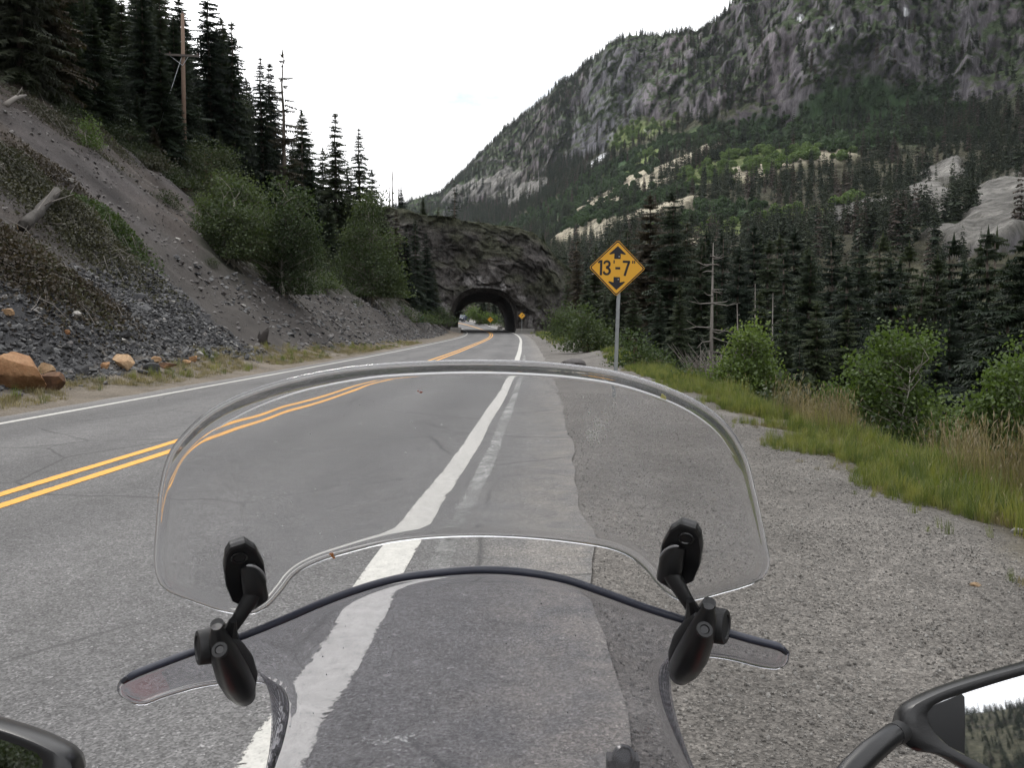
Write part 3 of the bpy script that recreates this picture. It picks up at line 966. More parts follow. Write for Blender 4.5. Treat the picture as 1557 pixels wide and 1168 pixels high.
# kinds of spruce: unit height 10 m, scaled per tree
SPR = {}
for kname, (Rm, wh, per, sg, lo, rag, dr, gap) in {
    'full': (1.95, 48, 12, 15, .03, .36, .50, .03),
    'full2': (1.7, 48, 11, 14, .04, .42, .55, .06),
    'slim': (1.4, 46, 10, 12, .05, .40, .55, .06),
    'ragged': (1.5, 28, 8, 12, .12, .55, .45, .16),
    'thin': (1.3, 21, 6, 12, .20, .65, .35, .22),
    'wide': (2.4, 50, 13, 17, .02, .32, .45, .03),
}.items():
    vs = []
    for sd in range(2):
        T = spruce_tris(hash(kname) % 1 + 100 + sd * 13 + len(SPR) * 7, 10, Rm, wh, per, sg, lo, rag, dr, gap)
        vs.append((tri_mesh("crown", T, M_spruce), trunk_mesh("trunk", 10, .15, M_bark, sd)))
    SPR[kname] = vs
TREES = []

def spruce(x, y, H, kind, label, group=None, wide=1.0, z=None, name="spruce_tree", cat="tree", lean=0.0):
    z = float(G(x, y)) if z is None else z
    cr, tk = SPR[kind][random.randrange(2)]
    t = thing(name, label, cat, (x, y, z - .1), (lean * random.uniform(-1, 1), lean, random.uniform(0, 6.28)), (H / 10 * wide, H / 10 * wide, H / 10), group)
    link("trunk", tk, t)
    link("crown", cr, t)
    TREES.append((x, y))
    return t

def by_px(u, vtop, Y):
    """ground point under picture column u at depth Y, and the height that reaches picture row vtop"""
    x = (u - CX) / F * Y / CP * (CP + SP * (CY - 400) / F)
    z = float(G(x, Y))
    return x, Y, at(u, vtop, Y)[2] - z

# --- left: trees that stand out against the sky
for u, vt, Y, kd, w, lb in (
    (262, -28, 84, 'full2', 1.0, "dark spruce rising just left of the wooden utility pole"),
    (333, -26, 82, 'full2', 1.12, "tall dark spruce standing right of the utility pole, its tip above the frame"),
    (367, 28, 84, 'slim', 1.15, "narrow dark spruce pointing into the sky, second to the right of the utility pole"),
    (408, 84, 88, 'slim', 1.0, "slim short topped spruce left of the sparse see-through spruce"),
    (441, 72, 88, 'thin', 1.1, "sparse see-through spruce with bare level boughs against the white sky"),
    (467, 162, 92, 'ragged', 1.0, "small spiky spruce right beside the sparse see-through spruce"),
    (517, 168, 98, 'full2', 1.0, "pointed dark spruce above the right-hand aspens, left of its slimmer neighbour"),
    (552, 192, 104, 'slim', 1.05, "slim pointed spruce furthest down the hillside toward the tunnel ridge"),
):
    x, y, H = by_px(u, vt, Y)
    spruce(x, y, H, kd, lb, wide=w)
for u, vt, Y, kd, lb in ((634, 330, 116, 'slim', "dark slim spruce at the right side of the tall conical thicket"), (650, 352, 122, 'full2', "dark spruce against the rock left of the tunnel portal"),
                         (620, 345, 112, 'full', "dark spruce rising behind the tall conical thicket"), (606, 318, 114, 'full2', "pointed spruce between the hillside stand and the bleached snags"), (663, 415, 124, 'full', "short dark spruce nearest the tunnel's left wall")):
    x, y, H = by_px(u, vt, Y)
    spruce(x, y, max(H, 3), kd, lb)
# --- left: the stand behind
GL = "dark spruces crowded on the left hillside"
for u, vt, Y, kd in [(-60, -90, 66, 'wide'), (-15, -110, 70, 'full'), (20, -60, 64, 'full'), (52, -120, 74, 'full2'), (85, -70, 68, 'full'), (118, -60, 76, 'full2'), (150, -30, 72, 'full'), (178, -62, 80, 'wide'),
                     (205, -15, 76, 'full'), (228, -22, 88, 'full2'), (246, 20, 82, 'full'), (100, 20, 62, 'full'), (60, 30, 60, 'wide'), (140, 60, 66, 'full'), (190, 70, 70, 'wide'), (225, 95, 72, 'full'), (20, 40, 56, 'full'),
                     (-30, 10, 55, 'full'), (170, 120, 66, 'full2'), (255, 110, 78, 'full'), (300, 60, 90, 'full'), (285, 105, 84, 'wide'), (315, 130, 80, 'full'), (350, 110, 86, 'wide'), (345, 190, 80, 'full'), (380, 170, 86, 'full'), (392, 240, 84, 'wide'),
                     (415, 200, 90, 'full'), (430, 260, 88, 'wide'), (452, 215, 94, 'full'), (480, 240, 92, 'full'), (498, 222, 100, 'full'), (505, 300, 92, 'wide'), (535, 250, 104, 'full'), (478, 310, 90, 'full'), (530, 300, 100, 'wide'),
                     (570, 255, 112, 'full'), (585, 300, 112, 'full2'), (322, 240, 78, 'full'), (365, 262, 82, 'full'), (300, 190, 84, 'full')]:
    x, y, H = by_px(u, vt, Y)
    spruce(x, y, max(H, 4), kd, "dark spruce crowded among its like on the left hillside above the scree", GL, random.uniform(.95, 1.15))
edge_px = [(-40, 70), (0, 108), (60, 146), (120, 186), (180, 218), (235, 246), (265, 268)]
for i in range(24):
    u = -30 + 290 * i / 23
    v = np.interp(u, [q[0] for q in edge_px], [q[1] for q in edge_px]) - random.uniform(2, 34)
    p = ground_hit(u, v)
    H = random.uniform(3.5, 14) if i % 3 else random.uniform(2, 4)
    spruce(p[0], p[1], H, random.choice(['full', 'wide', 'full2']), "dark spruce crowded among its like on the left hillside above the scree", GL, random.uniform(.95, 1.2))
rr = random.Random(5)
cnt = 0
while cnt < 60:
    y = rr.uniform(72, 125)
    x = rr.uniform(-75, -28)
    if min(math.hypot(x - a, y - b) for a, b in TREES) < 3.0:
        continue
    spruce(x, y, rr.uniform(11, 17), rr.choice(['full', 'full2', 'wide']), "dark spruce crowded among its like on the left hillside above the scree", GL)
    cnt += 1

# --- tunnel ridge: small conifers and dead snags on its crest
for u, vt, Hh, kd, lb in ((645, 300, None, 'full', "small dark conifer on the crest of the tunnel ridge, left of a bare gap"),
                          (668, 306, None, 'ragged', "stunted ragged conifer on the ridge crest beside the small dark conifer"),
                          (692, 272, None, 'thin', "thin ragged spruce standing on the ridge crest above the tunnel mouth"),
                          (728, 326, None, 'ragged', "low scruffy conifer on the right part of the tunnel ridge crest"),
                          (612, 282, None, 'full2', "short dark conifer at the foot of the bleached snags on the ridge"),
                          (825, 352, None, 'full2', "little dark conifer on the falling right end of the tunnel ridge")):
    Y = 147
    x = (u - CX) / F * Y
    zt = ridge_top(x) - .6
    spruce(x, Y, at(u, vt, Y)[2] - zt, kd, lb, z=zt, wide=1.25)

def snag_mesh(seed, H, r0, nb, Lb, up=.1):
    r = random.Random(seed)
    m = MB().tube([(0, 0, -.4), (r.uniform(-.02, .02) * H, 0, H * .5), (r.uniform(-.03, .03) * H, r.uniform(-.02, .02) * H, H)], [r0, r0 * .65, r0 * .12], 7)
    tr = m.mesh("trunk", M_greybark, True)
    b = MB()
    for i in range(nb):
        h = H * r.uniform(.18, .95)
        a = r.uniform(0, 6.28)
        L = Lb * (1.15 - h / H) * r.uniform(.5, 1.2)
        p1 = (math.cos(a) * L * .5, math.sin(a) * L * .5, h + L * up * r.uniform(-.6, 1.2))
        p2 = (math.cos(a + .2) * L, math.sin(a + .2) * L, h + L * up * 2 * r.uniform(-1.0, 1.4))
        b.tube([(0, 0, h), p1, p2], [r0 * .28, r0 * .16, r0 * .05], 5)
        q = r.uniform(-.5, .5)
        b.tube([p1, (p1[0] + math.cos(a + q) * L * .35, p1[1] + math.sin(a + q) * L * .35, p1[2] + r.uniform(-.1, .3) * L)], [r0 * .12, r0 * .04], 4)
    return tr, b.mesh("branches", M_greybark, True)

def snag(x, y, z, seed, H, r0, nb, Lb, label, up=.1):
    tr, br = snag_mesh(seed, H, r0, nb, Lb, up)
    t = thing("dead_tree", label, "dead tree", (x, y, z), (0, 0, 0))
    link("trunk", tr, t)
    link("branches", br, t)["kind"] = "stuff"
    return t

for u, vt, sd, nb, Lb, lb in ((600, 228, 1, 10, .9, "tallest bleached snag, a bare pole rising from the left end of the tunnel ridge"),
                              (594, 272, 2, 14, .9, "shorter twiggy snag just left of the tallest bare pole on the ridge"),
                              (609, 266, 3, 16, 1.1, "branchy dead tree just right of the tallest bare pole on the ridge"),
                              (694, 292, 4, 18, .8, "dead twiggy stem beside the thin spruce above the tunnel mouth")):
    Y = 148
    x = (u - CX) / F * Y
    z = ridge_top(x) - .8
    snag(x, Y, z, sd, at(u, vt, Y)[2] - z, .16, nb, Lb, lb)

# --- right: the stand below the road
for u, vt, Y, kd, w, lb in (
    (984, 292, 74, 'wide', 1.0, "big dark spruce standing directly behind the yellow clearance sign"),
    (1016, 286, 66, 'full', 1.15, "tall dark spruce just right of the yellow clearance sign"),
    (876, 362, 92, 'slim', 1.1, "slim dark spruce left of the clearance sign at the end of the ridge"),
    (903, 372, 84, 'full', 1.0, "dark spruce half hidden behind the left corner of the clearance sign"),
    (1236, 455, 36, 'wide', 1.0, "bushy spruce between the two roadside aspens, nearest of the dark stand"),
    (1548, 345, 30, 'wide', 1.15, "broad spruce with layered boughs at the right edge of the picture"),
    (1415, 385, 48, 'full', 1.2, "dense dark spruce rising behind the large roadside aspen"),
    (1300, 372, 58, 'wide', 1.0, "dense spruce with a pointed top left of the one behind the large aspen"),
):
    x, y, H = by_px(u, vt, Y)
    spruce(x, y, H, kd, lb, wide=w)
GR = "dark spruces in the stand below the road"
for u, vt, Y, kd in [(950, 345, 88, 'full'), (935, 372, 74, 'full'), (1040, 335, 78, 'full'), (1062, 362, 62, 'wide'), (1092, 350, 70, 'full'), (1118, 372, 58, 'wide'), (1140, 340, 76, 'full'), (1163, 362, 60, 'full'), (1188, 378, 52, 'full2'),
                     (1200, 346, 72, 'wide'), (1222, 372, 62, 'full'), (1258, 352, 68, 'full'), (1278, 395, 50, 'full'), (1332, 352, 70, 'full'), (1345, 398, 52, 'wide'), (1372, 366, 64, 'full'), (1392, 412, 46, 'full'),
                     (1438, 355, 62, 'full'), (1455, 398, 46, 'wide'), (1478, 368, 56, 'full'), (1502, 345, 52, 'full2'), (1520, 392, 40, 'wide'), (1575, 300, 44, 'full'), (1600, 330, 34, 'wide'), (1640, 320, 36, 'full'),
                     (1030, 430, 50, 'full'), (1085, 430, 44, 'full'), (1150, 440, 42, 'wide'), (1190, 450, 40, 'full'), (1282, 462, 36, 'full'), (1335, 470, 38, 'wide'), (1375, 455, 38, 'full'), (1440, 470, 34, 'wide'), (1490, 450, 32, 'full'),
                     (890, 420, 70, 'wide'), (918, 440, 64, 'full'), (960, 440, 58, 'wide'), (1000, 440, 54, 'full'), (862, 415, 98, 'full'), (1210, 520, 30, 'full'), (1060, 500, 40, 'wide'), (1420, 520, 28, 'wide'), (1560, 460, 24, 'full')]:
    x, y, H = by_px(u, vt, Y)
    spruce(x, y, max(H, 4), kd, "dark spruce crowded among its like in the stand below the road on the right", GR, random.uniform(.9, 1.15))
cnt = 0
TR2 = list(TREES)
while cnt < 120:
    y = rr.uniform(36, 155)
    x = xc(y) + rr.uniform(15, 30 + y * .62)
    u = CX + F * x / y
    if u > 1680 or u < 850 or min(math.hypot(x - a, y - b) for a, b in TREES) < 2.6:
        continue
    zg = float(G(x, y))
    vt = rr.choice([rr.uniform(335, 400), rr.uniform(370, 490), rr.uniform(400, 500)]) - max(0, u - 1380) * .22
    H = at(u, vt, y)[2] - zg
    H = min(max(H, 5), 25)
    spruce(x, y, H, rr.choice(['full', 'full', 'full2', 'wide', 'slim']), "dark spruce crowded among its like in the stand below the road on the right", GR, rr.uniform(.85, 1.1))
    cnt += 1
# a dead grey tree and bare trunks in front of the stand
x, y, H = by_px(1079, 362, 40)
snag(x, y, G(x, y) - .2, 11, H, .13, 30, 2.6, "grey dead tree with bare drooping boughs in front of the dark stand", -.12)
for u, vt, Y, lb in ((1140, 425, 46, "bare grey trunk standing just right of the grey dead tree"), (1174, 440, 48, "thin bare trunk further right, half lost among the dark boughs"), (1120, 455, 42, "short bare stem between the dead tree and the bare grey trunk")):
    x, y, H = by_px(u, vt, Y)
    snag(x, y, G(x, y) - .2, int(u), H, .10, 9, .8, lb)

# ------------------------------------------------------------------ broadleaf trees
def leaf_quads(r, P, size, up=.35):
    """a folded diamond leaf (2 triangles) at every point of P, facing every which way"""
    n = len(P)
    d = r.normal(size=(n, 3)); d /= np.linalg.norm(d, axis=1)[:, None]
    d[:, 2] -= .35
    e = r.normal(size=(n, 3))
    e -= d * np.sum(e * d, 1)[:, None] / np.sum(d * d, 1)[:, None]
    e /= np.linalg.norm(e, axis=1)[:, None] + 1e-9
    d /= np.linalg.norm(d, axis=1)[:, None]
    s = size * r.uniform(.65, 1.25, n)[:, None]
    a, b = P - d * s * .55, P + d * s * .55
    c1, c2 = P + e * s * .46 - d * s * .08, P - e * s * .46 - d * s * .08
    V = np.stack([a, c1, b, c2], 1).reshape(-1, 3)
    i = np.arange(n) * 4
    return V, np.stack([i, i + 1, i + 2, i + 3], 1)

def broadleaf(seed, H, blobs, nleaf, leaf, r0, stems=1, low=.15, spread=.32, tips=46, kinked=.12):
    """blobs: (x, y, z, rx, rz) leaf masses; limbs run from the stems into them"""
    r = np.random.default_rng(seed)
    wood = MB()
    anchors, weight = [], []
    tops = []
    for s in range(stems):
        bx, by = (r.uniform(-.06, .06, 2) * H * (stems > 1))
        tx, ty = bx * 1.4 + r.uniform(-.03, .03) * H, by * 1.4 + r.uniform(-.03, .03) * H
        pts = []
        for i in range(7):
            t = i / 6
            pts.append((bx + (tx - bx) * t + r.normal() * kinked * .14 * H * t * .5, by + (ty - by) * t + r.normal() * kinked * .14 * H * t * .5, -.05 * H + H * .80 * t))
        wood.tube(pts, np.linspace(1, .14, 7) * r0 * (1 if s == 0 else .7), 7)
        tops.append(np.array(pts))
    lim = MB()
    V = np.array([b[3] ** 2 * b[4] for b in blobs])
    V = V / V.sum()
    for i in range(tips):
        b = blobs[r.choice(len(blobs), p=V)]
        q = r.normal(size=3); q /= np.linalg.norm(q)
        rad = r.uniform(.15, .75) ** .5
        p = np.array([b[0] + q[0] * b[3] * rad, b[1] + q[1] * b[3] * rad, b[2] + q[2] * b[4] * rad])
        st = tops[r.integers(len(tops))]
        zi = np.clip(p[2] - r.uniform(.15, .45) * H * .6, low * H, .72 * H)
        o = np.array([np.interp(zi, st[:, 2], st[:, k]) for k in range(3)])
        m1 = o * .55 + p * .45 + r.normal(size=3) * .05 * H * np.array([1, 1, .5])
        lim.tube([o, m1, p], [r0 * .34, r0 * .2, r0 * .06], 5)
        for j in range(2):
            e = p + r.normal(size=3) * spread * .5
            lim.tube([m1 * .4 + p * .6, e], [r0 * .11, r0 * .04], 4)
            anchors.append(e)
        anchors.append(p); anchors.append(m1 * .25 + p * .75)
    A = np.array(anchors)
    idx = r.integers(len(A), size=nleaf)
    P = A[idx] + r.normal(size=(nleaf, 3)) * spread * np.array([1, 1, .85])
    nb = nleaf // 9           # loose leaves through the whole mass
    bi = r.choice(len(blobs), size=nb, p=V)
    B = np.array([list(b) for b in blobs])[bi]
    q = r.normal(size=(nb, 3)); q /= np.linalg.norm(q, axis=1)[:, None]
    q *= (r.random(nb) ** .45)[:, None]
    P[:nb] = B[:, :3] + q * np.stack([B[:, 3], B[:, 3], B[:, 4]], 1)
    return wood, lim, leaf_quads(r, P[P[:, 2] > .04 * H], leaf)

def leafy(name, label, cat, x, y, seed, H, blobs, nleaf, leaf, r0, mleaf, mbark, z=None, group=None, rot=0.0, **kw):
    wood, lim, (LV, LF) = broadleaf(seed, H, blobs, nleaf, leaf, r0, **kw)
    z = float(G(x, y)) - .03 if z is None else z
    t = thing(name, label, cat, (x, y, z), (0, 0, rot), 1.0, group)
    wood.build("trunk", mbark, t, True)
    lim.build("limbs", M_limb if mbark is M_aspenbark else mbark, t, True)
    link("crown", mesh("crown", LV, LF, mleaf), t)
    return t

def px_blobs(Y, x0, z0, lst):
    """leaf masses given as picture ellipses (u, v, half width, half height) at depth Y plus a depth offset"""
    out = []
    for u, v, a, b, dy in lst:
        p = at(u, v, Y + dy)
        out.append((p[0] - x0, dy, p[2] - z0, a / F * Y, b / F * Y))
    return out

def leafy_px(name, label, cat, u, Y, vtop, lst, seed, nleaf, leaf, r0, ml, mb, **kw):
    x = (u - CX) / F * Y
    z = float(G(x, Y)) - .05
    H = at(u, vtop, Y)[2] - z
    return leafy(name, label, cat, x, Y, seed, H, px_blobs(Y, x, z, lst), nleaf, leaf, r0, ml, mb, z=z, **kw)

# left aspens on the toe of the slope
leafy_px("aspen_tree", "bushy green aspen growing at the right edge of the scree, left one of the pair", "tree", 352, 46, 268,
         [(334, 280, 11, 24, 0), (376, 272, 11, 24, 0), (356, 285, 10, 26, 1), (398, 318, 14, 34, 0), (312, 330, 12, 34, 0), (330, 330, 32, 42, 0), (350, 300, 22, 34, 1), (365, 350, 42, 50, -1), (322, 385, 36, 40, 0), (378, 300, 26, 36, 1), (350, 410, 45, 38, 0), (395, 390, 38, 50, 1)], 21, 22000, .115, .10, M_darkaspen, M_aspenbark, stems=3, spread=.30, tips=190)
leafy_px("aspen_tree", "green aspen leaning over the slope toe, right one of the pair beside the scree", "tree", 438, 48, 262,
         [(436, 276, 10, 24, 0), (456, 306, 12, 32, 0), (420, 292, 10, 26, 0), (474, 345, 12, 36, 0), (430, 300, 20, 34, 0), (442, 345, 36, 48, -1), (462, 385, 30, 50, 0), (425, 400, 44, 48, 1), (455, 440, 36, 38, 0), (415, 350, 30, 46, 1)], 22, 19000, .115, .09, M_darkaspen, M_aspenbark, stems=2, spread=.30, tips=170)
leafy_px("aspen_tree", "tall conical aspen thicket beside the road, in front of the tunnel ridge", "tree", 562, 82, 276,
         [(556, 290, 11, 32, 0), (572, 308, 13, 36, 0), (545, 305, 9, 28, 0), (560, 300, 9, 26, 0), (545, 322, 11, 32, 0), (578, 330, 11, 34, 0), (600, 368, 12, 36, 0), (524, 372, 12, 36, 0), (558, 325, 24, 38, 0), (562, 370, 42, 45, 0), (540, 415, 42, 52, 1), (585, 410, 40, 52, -1), (560, 462, 62, 38, 0), (600, 455, 34, 42, 0), (525, 462, 36, 36, 1)], 23, 26000, .18, .15, M_darkaspen, M_aspenbark, stems=3, spread=.42, tips=210)
leafy_px("aspen_tree", "lower green aspen filling the gap between the aspen pair and the tall thicket", "tree", 492, 66, 420,
         [(490, 450, 28, 34, 0), (505, 478, 30, 24, 0), (478, 470, 24, 26, 1)], 24, 8000, .14, .07, M_darkaspen, M_aspenbark, stems=3, spread=.4, tips=40)
leafy_px("aspen_sapling", "slender pale green sapling growing alone on the scree", "tree", 145, 44, 182,
         [(136, 200, 12, 20, 0), (146, 240, 20, 32, 0), (142, 275, 24, 26, 0), (150, 215, 12, 22, 0)], 25, 5200, .09, .035, M_aspen, M_aspenbark, stems=2, spread=.26, tips=36)
# right aspens along the grass bank
leafy_px("aspen_tree", "large roadside aspen with white forked limbs behind the tall grass", "tree", 1352, 15.5, 494,
         [(1338, 508, 9, 26, 0), (1372, 504, 10, 28, 0), (1318, 530, 9, 30, 0), (1410, 560, 10, 38, 0), (1284, 570, 9, 34, 0), (1255, 625, 14, 30, 0), (1350, 520, 30, 24, 0), (1300, 545, 16, 30, 0), (1396, 525, 20, 28, 0), (1262, 590, 12, 34, 0), (1425, 610, 22, 40, .2), (1345, 545, 42, 36, 0), (1385, 550, 34, 40, .3), (1310, 600, 44, 42, -.2), (1370, 610, 52, 40, .3), (1290, 640, 40, 40, .2), (1345, 665, 66, 36, 0), (1400, 650, 38, 42, .4), (1270, 615, 18, 38, 0), (1300, 575, 14, 30, 0)], 31, 16500, .062, .040, M_aspen, M_aspenbark, stems=2, spread=.15, tips=130, kinked=.22)
leafy_px("aspen_tree", "loose pale green aspen left of the large roadside one", "tree", 1140, 22, 494,
         [(1132, 505, 8, 26, 0), (1156, 515, 8, 30, 0), (1098, 560, 9, 32, 0), (1184, 585, 12, 28, 0), (1140, 515, 20, 28, 0), (1108, 548, 24, 28, 0), (1168, 560, 26, 28, 0), (1140, 540, 30, 34, 0), (1120, 580, 40, 34, 0), (1160, 595, 38, 32, .4), (1100, 615, 36, 26, 0), (1150, 630, 42, 20, 0), (1132, 518, 14, 18, 0)], 32, 11500, .078, .035, M_aspen, M_aspenbark, stems=3, spread=.18, tips=90)
leafy_px("aspen_tree", "leafy aspen cut off by the right edge of the picture", "tree", 1540, 12.5, 545,
         [(1520, 560, 9, 32, 0), (1546, 540, 10, 34, 0), (1492, 615, 10, 36, 0), (1470, 640, 14, 30, 0), (1530, 585, 26, 34, 0), (1560, 570, 30, 40, .3), (1505, 640, 38, 40, 0), (1560, 640, 50, 46, .2), (1480, 670, 34, 30, 0), (1540, 690, 60, 34, 0)], 33, 9500, .057, .028, M_aspen, M_aspenbark, stems=3, spread=.13, tips=95, kinked=.2)
leafy_px("aspen_sapling", "small yellow green sapling between the two right-hand aspens", "tree", 1438, 14.5, 600,
         [(1438, 625, 20, 24, 0), (1445, 655, 28, 26, 0), (1425, 670, 24, 20, .2)], 34, 1500, .055, .016, M_aspen, M_aspenbark, stems=2, spread=.15, tips=30)
# shrubs behind and round the sign
for u, Y, vt, lst, sd, n, lf, ml, lb in (
    (962, 30, 500, [(960, 520, 22, 22, 0), (985, 548, 34, 24, 0), (945, 552, 26, 22, 0), (1005, 565, 24, 18, .3)], 41, 2600, .085, M_shrub, "green willow shrub just right of the clearance sign post"),
    (890, 44, 462, [(885, 490, 24, 26, 0), (905, 515, 32, 26, 0), (870, 520, 24, 24, 0), (920, 535, 20, 18, 0)], 42, 4600, .11, M_darkaspen, "dark willow shrub left of the clearance sign post at the grass edge"),
    (860, 70, 468, [(858, 490, 20, 20, 0), (845, 505, 16, 14, 0), (875, 505, 18, 18, 0)], 43, 4200, .14, M_darkaspen, "low shrub where the right end of the ridge meets the grass"),
    (1050, 24, 552, [(1048, 585, 28, 26, 0), (1075, 600, 24, 22, 0), (1025, 600, 18, 18, 0)], 44, 1900, .07, M_shrub, "tangled shrub at the foot of the loose pale aspen"),
):
    leafy_px("willow_shrub", lb, "shrub", u, Y, vt, lst, sd, n, lf, .03, ml, M_twig, stems=4, low=.03, spread=.24 * Y / 30, tips=40)
# grey leafless brush
x, y, H = by_px(1075, 500, 27)
m = MB()
r5 = random.Random(9)
for i in range(60):
    a, e = r5.uniform(0, 6.28), r5.uniform(.5, 1.4)
    L = r5.uniform(.5, 1.0) * H
    p0 = (r5.uniform(-.5, .5), r5.uniform(-.4, .4), 0)
    p1 = (p0[0] + math.cos(a) * L * .25, p0[1] + math.sin(a) * L * .25, L * .5)
    p2 = (p0[0] + math.cos(a) * L * .55, p0[1] + math.sin(a) * L * .55, L * r5.uniform(.8, 1))
    m.tube([p0, p1, p2], [.022, .013, .004], 4)
    for j in range(3):
        b = r5.uniform(0, 6.28)
        m.tube([p1, (p1[0] + math.cos(b) * .45, p1[1] + math.sin(b) * .45, p1[2] + r5.uniform(.1, .7))], [.009, .003], 4)
t = thing("bare_shrub", "grey leafless bush between the sign and the loose pale aspen", "shrub", (x, y, float(G(x, y)) - .1))
m.build("branches", M_greybark, t)["kind"] = "stuff"

# left shrubs along the edge of the forest and round the pole foot
for i, (u, Y, vt, sz, ml, lb) in enumerate((
    (283, 68, 205, 30, M_shrub, "dark rounded shrub at the foot of the utility pole"),
    (250, 66, 225, 26, M_shrub, "dusty green shrub just left of the utility pole foot"),
    (325, 66, 205, 34, M_shrub, "green shrub right of the utility pole above the aspen pair"),
    (215, 64, 208, 26, M_olive, "olive shrub at the top of the scree left of the pole"),
    (180, 60, 178, 26, M_shrub, "scrubby bush at the upper scree edge below the dark stand"),
    (92, 58, 95, 20, M_shrub, "small pale spruce-green bush above the topmost scree"),
    (345, 60, 245, 36, M_shrub, "shrub filling the gap above the left aspen of the pair"),
    (285, 60, 262, 24, M_shrub, "low dark shrub where the scree meets the left aspen"),
    (232, 58, 232, 22, M_olive, "grey green scrub clinging to the bare slope left of the pole"),
    (400, 74, 300, 34, M_shrub, "shrub between the aspen pair and the hillside spruces"))):
    leafy_px("hillside_shrub", lb, "shrub", u, Y, vt, [(u, vt + sz * .9, sz, sz * .8, 0), (u - sz * .6, vt + sz * 1.4, sz * .8, sz * .7, .3), (u + sz * .6, vt + sz * 1.3, sz * .8, sz * .7, -.3)], 60 + i, 2600, .13, .03, M_hill if ml is M_shrub else ml, M_twig, stems=4, low=.03, spread=.4, tips=40)
leafy_px("roadside_shrub", "bright green tuft of shrub at the slope toe by the road", "shrub", 375, 36, 498, [(372, 512, 15, 11, 0), (382, 516, 13, 9, 0)], 75, 700, .07, .012, M_aspen, M_twig, stems=4, low=.03, spread=.14, tips=24)
for i, (u, Y, vt, sz, lb) in enumerate(((668, 120, 470, 16, "green shrub against the left foot of the tunnel portal"), (655, 112, 482, 14, "low shrub by the road short of the tunnel's left wall"), (628, 100, 470, 20, "shrub under the tall thicket near the green marker"),
                                         (590, 84, 478, 24, "low leafy shrub at the foot of the tall conical thicket"), (540, 74, 474, 26, "low leafy shrub where the slope toe darkens under the aspens"))):
    leafy_px("willow_shrub", lb, "shrub", u, Y, vt, [(u, vt + sz * .7, sz * 1.2, sz * .9, 0), (u + sz, vt + sz, sz, sz * .7, 0), (u - sz, vt + sz * 1.1, sz, sz * .7, 0)], 80 + i, 2400, .16, .03, M_darkaspen, M_twig, stems=3, low=.03, spread=.35, tips=26)

# dead brush heaped on the scree
def brush(x, y, w, h, seed, label, ml, n=1500):
    r = np.random.default_rng(seed)
    z = float(G(x, y))
    m = MB()
    for i in range(30):
        a, L = r.uniform(0, 6.28), r.uniform(.3, .8) * w
        px, py = x + r.normal() * w * .35, y + r.normal() * w * .35
        qx, qy = px + math.cos(a) * L * .5, py + math.sin(a) * L * .5
        m.tube([(px - x, py - y, float(G(px, py)) - z + .05), ((px + qx) / 2 - x, (py + qy) / 2 - y, float(G((px + qx) / 2, (py + qy) / 2)) - z + h * r.uniform(.2, .8)), (qx - x, qy - y, float(G(qx, qy)) - z + h * r.uniform(.1, 1.0))], [.016, .011, .004], 4)
    n *= 3
    P = np.stack([x + r.normal(size=n) * w * .42, y + r.normal(size=n) * w * .42], 1)
    zz = G(P[:, 0], P[:, 1]) - z + h * r.random(n) ** 1.5 * np.exp(-((P[:, 0] - x) ** 2 + (P[:, 1] - y) ** 2) / (w * w * .6))
    LV, LF = leaf_quads(r, np.stack([P[:, 0] - x, P[:, 1] - y, zz + .12 * fbm(P[:, 0] * 1.5, P[:, 1] * 1.5, 0, seed, 3)], 1), .085)
    t = thing("brush_heap", label, "brush", (x, y, z))
    m.build("branches", M_greybark, t)["kind"] = "stuff"
    link("leaves", mesh("leaves", LV, LF, ml), t)

for i, (u, v, w, h, ml, n, lb) in enumerate((
    (60, 300, 3.0, .7, M_olive, 2600, "grey green heap of cut brush behind the fallen log"),
    (110, 352, 3.2, .8, M_olive, 3000, "widest heap of dead brush, below the fallen log"),
    (165, 350, 1.6, .9, M_shrub, 2000, "dark green brush clump at the right end of the widest heap"),
    (25, 400, 2.6, .5, M_red, 2200, "russet dead brush at the left edge above the dark talus"),
    (70, 420, 2.0, .45, M_olive, 1600, "olive brush along the top of the dark talus"),
    (135, 445, 1.6, .3, M_red, 900, "russet twigs lying on the upper talus"),
    (60, 265, 2.6, .4, M_red, 1600, "reddish litter of twigs above the fallen log"),
    (95, 190, 3.0, .6, M_olive, 2000, "brown brush hanging over the topmost scree bank"),
    (150, 206, 2.4, .6, M_olive, 1500, "grey scrub along the upper lip of the scree bank"))):
    hp = ground_hit(u, v)
    brush(hp[0], hp[1], w, h, 200 + i, lb, ml, n)

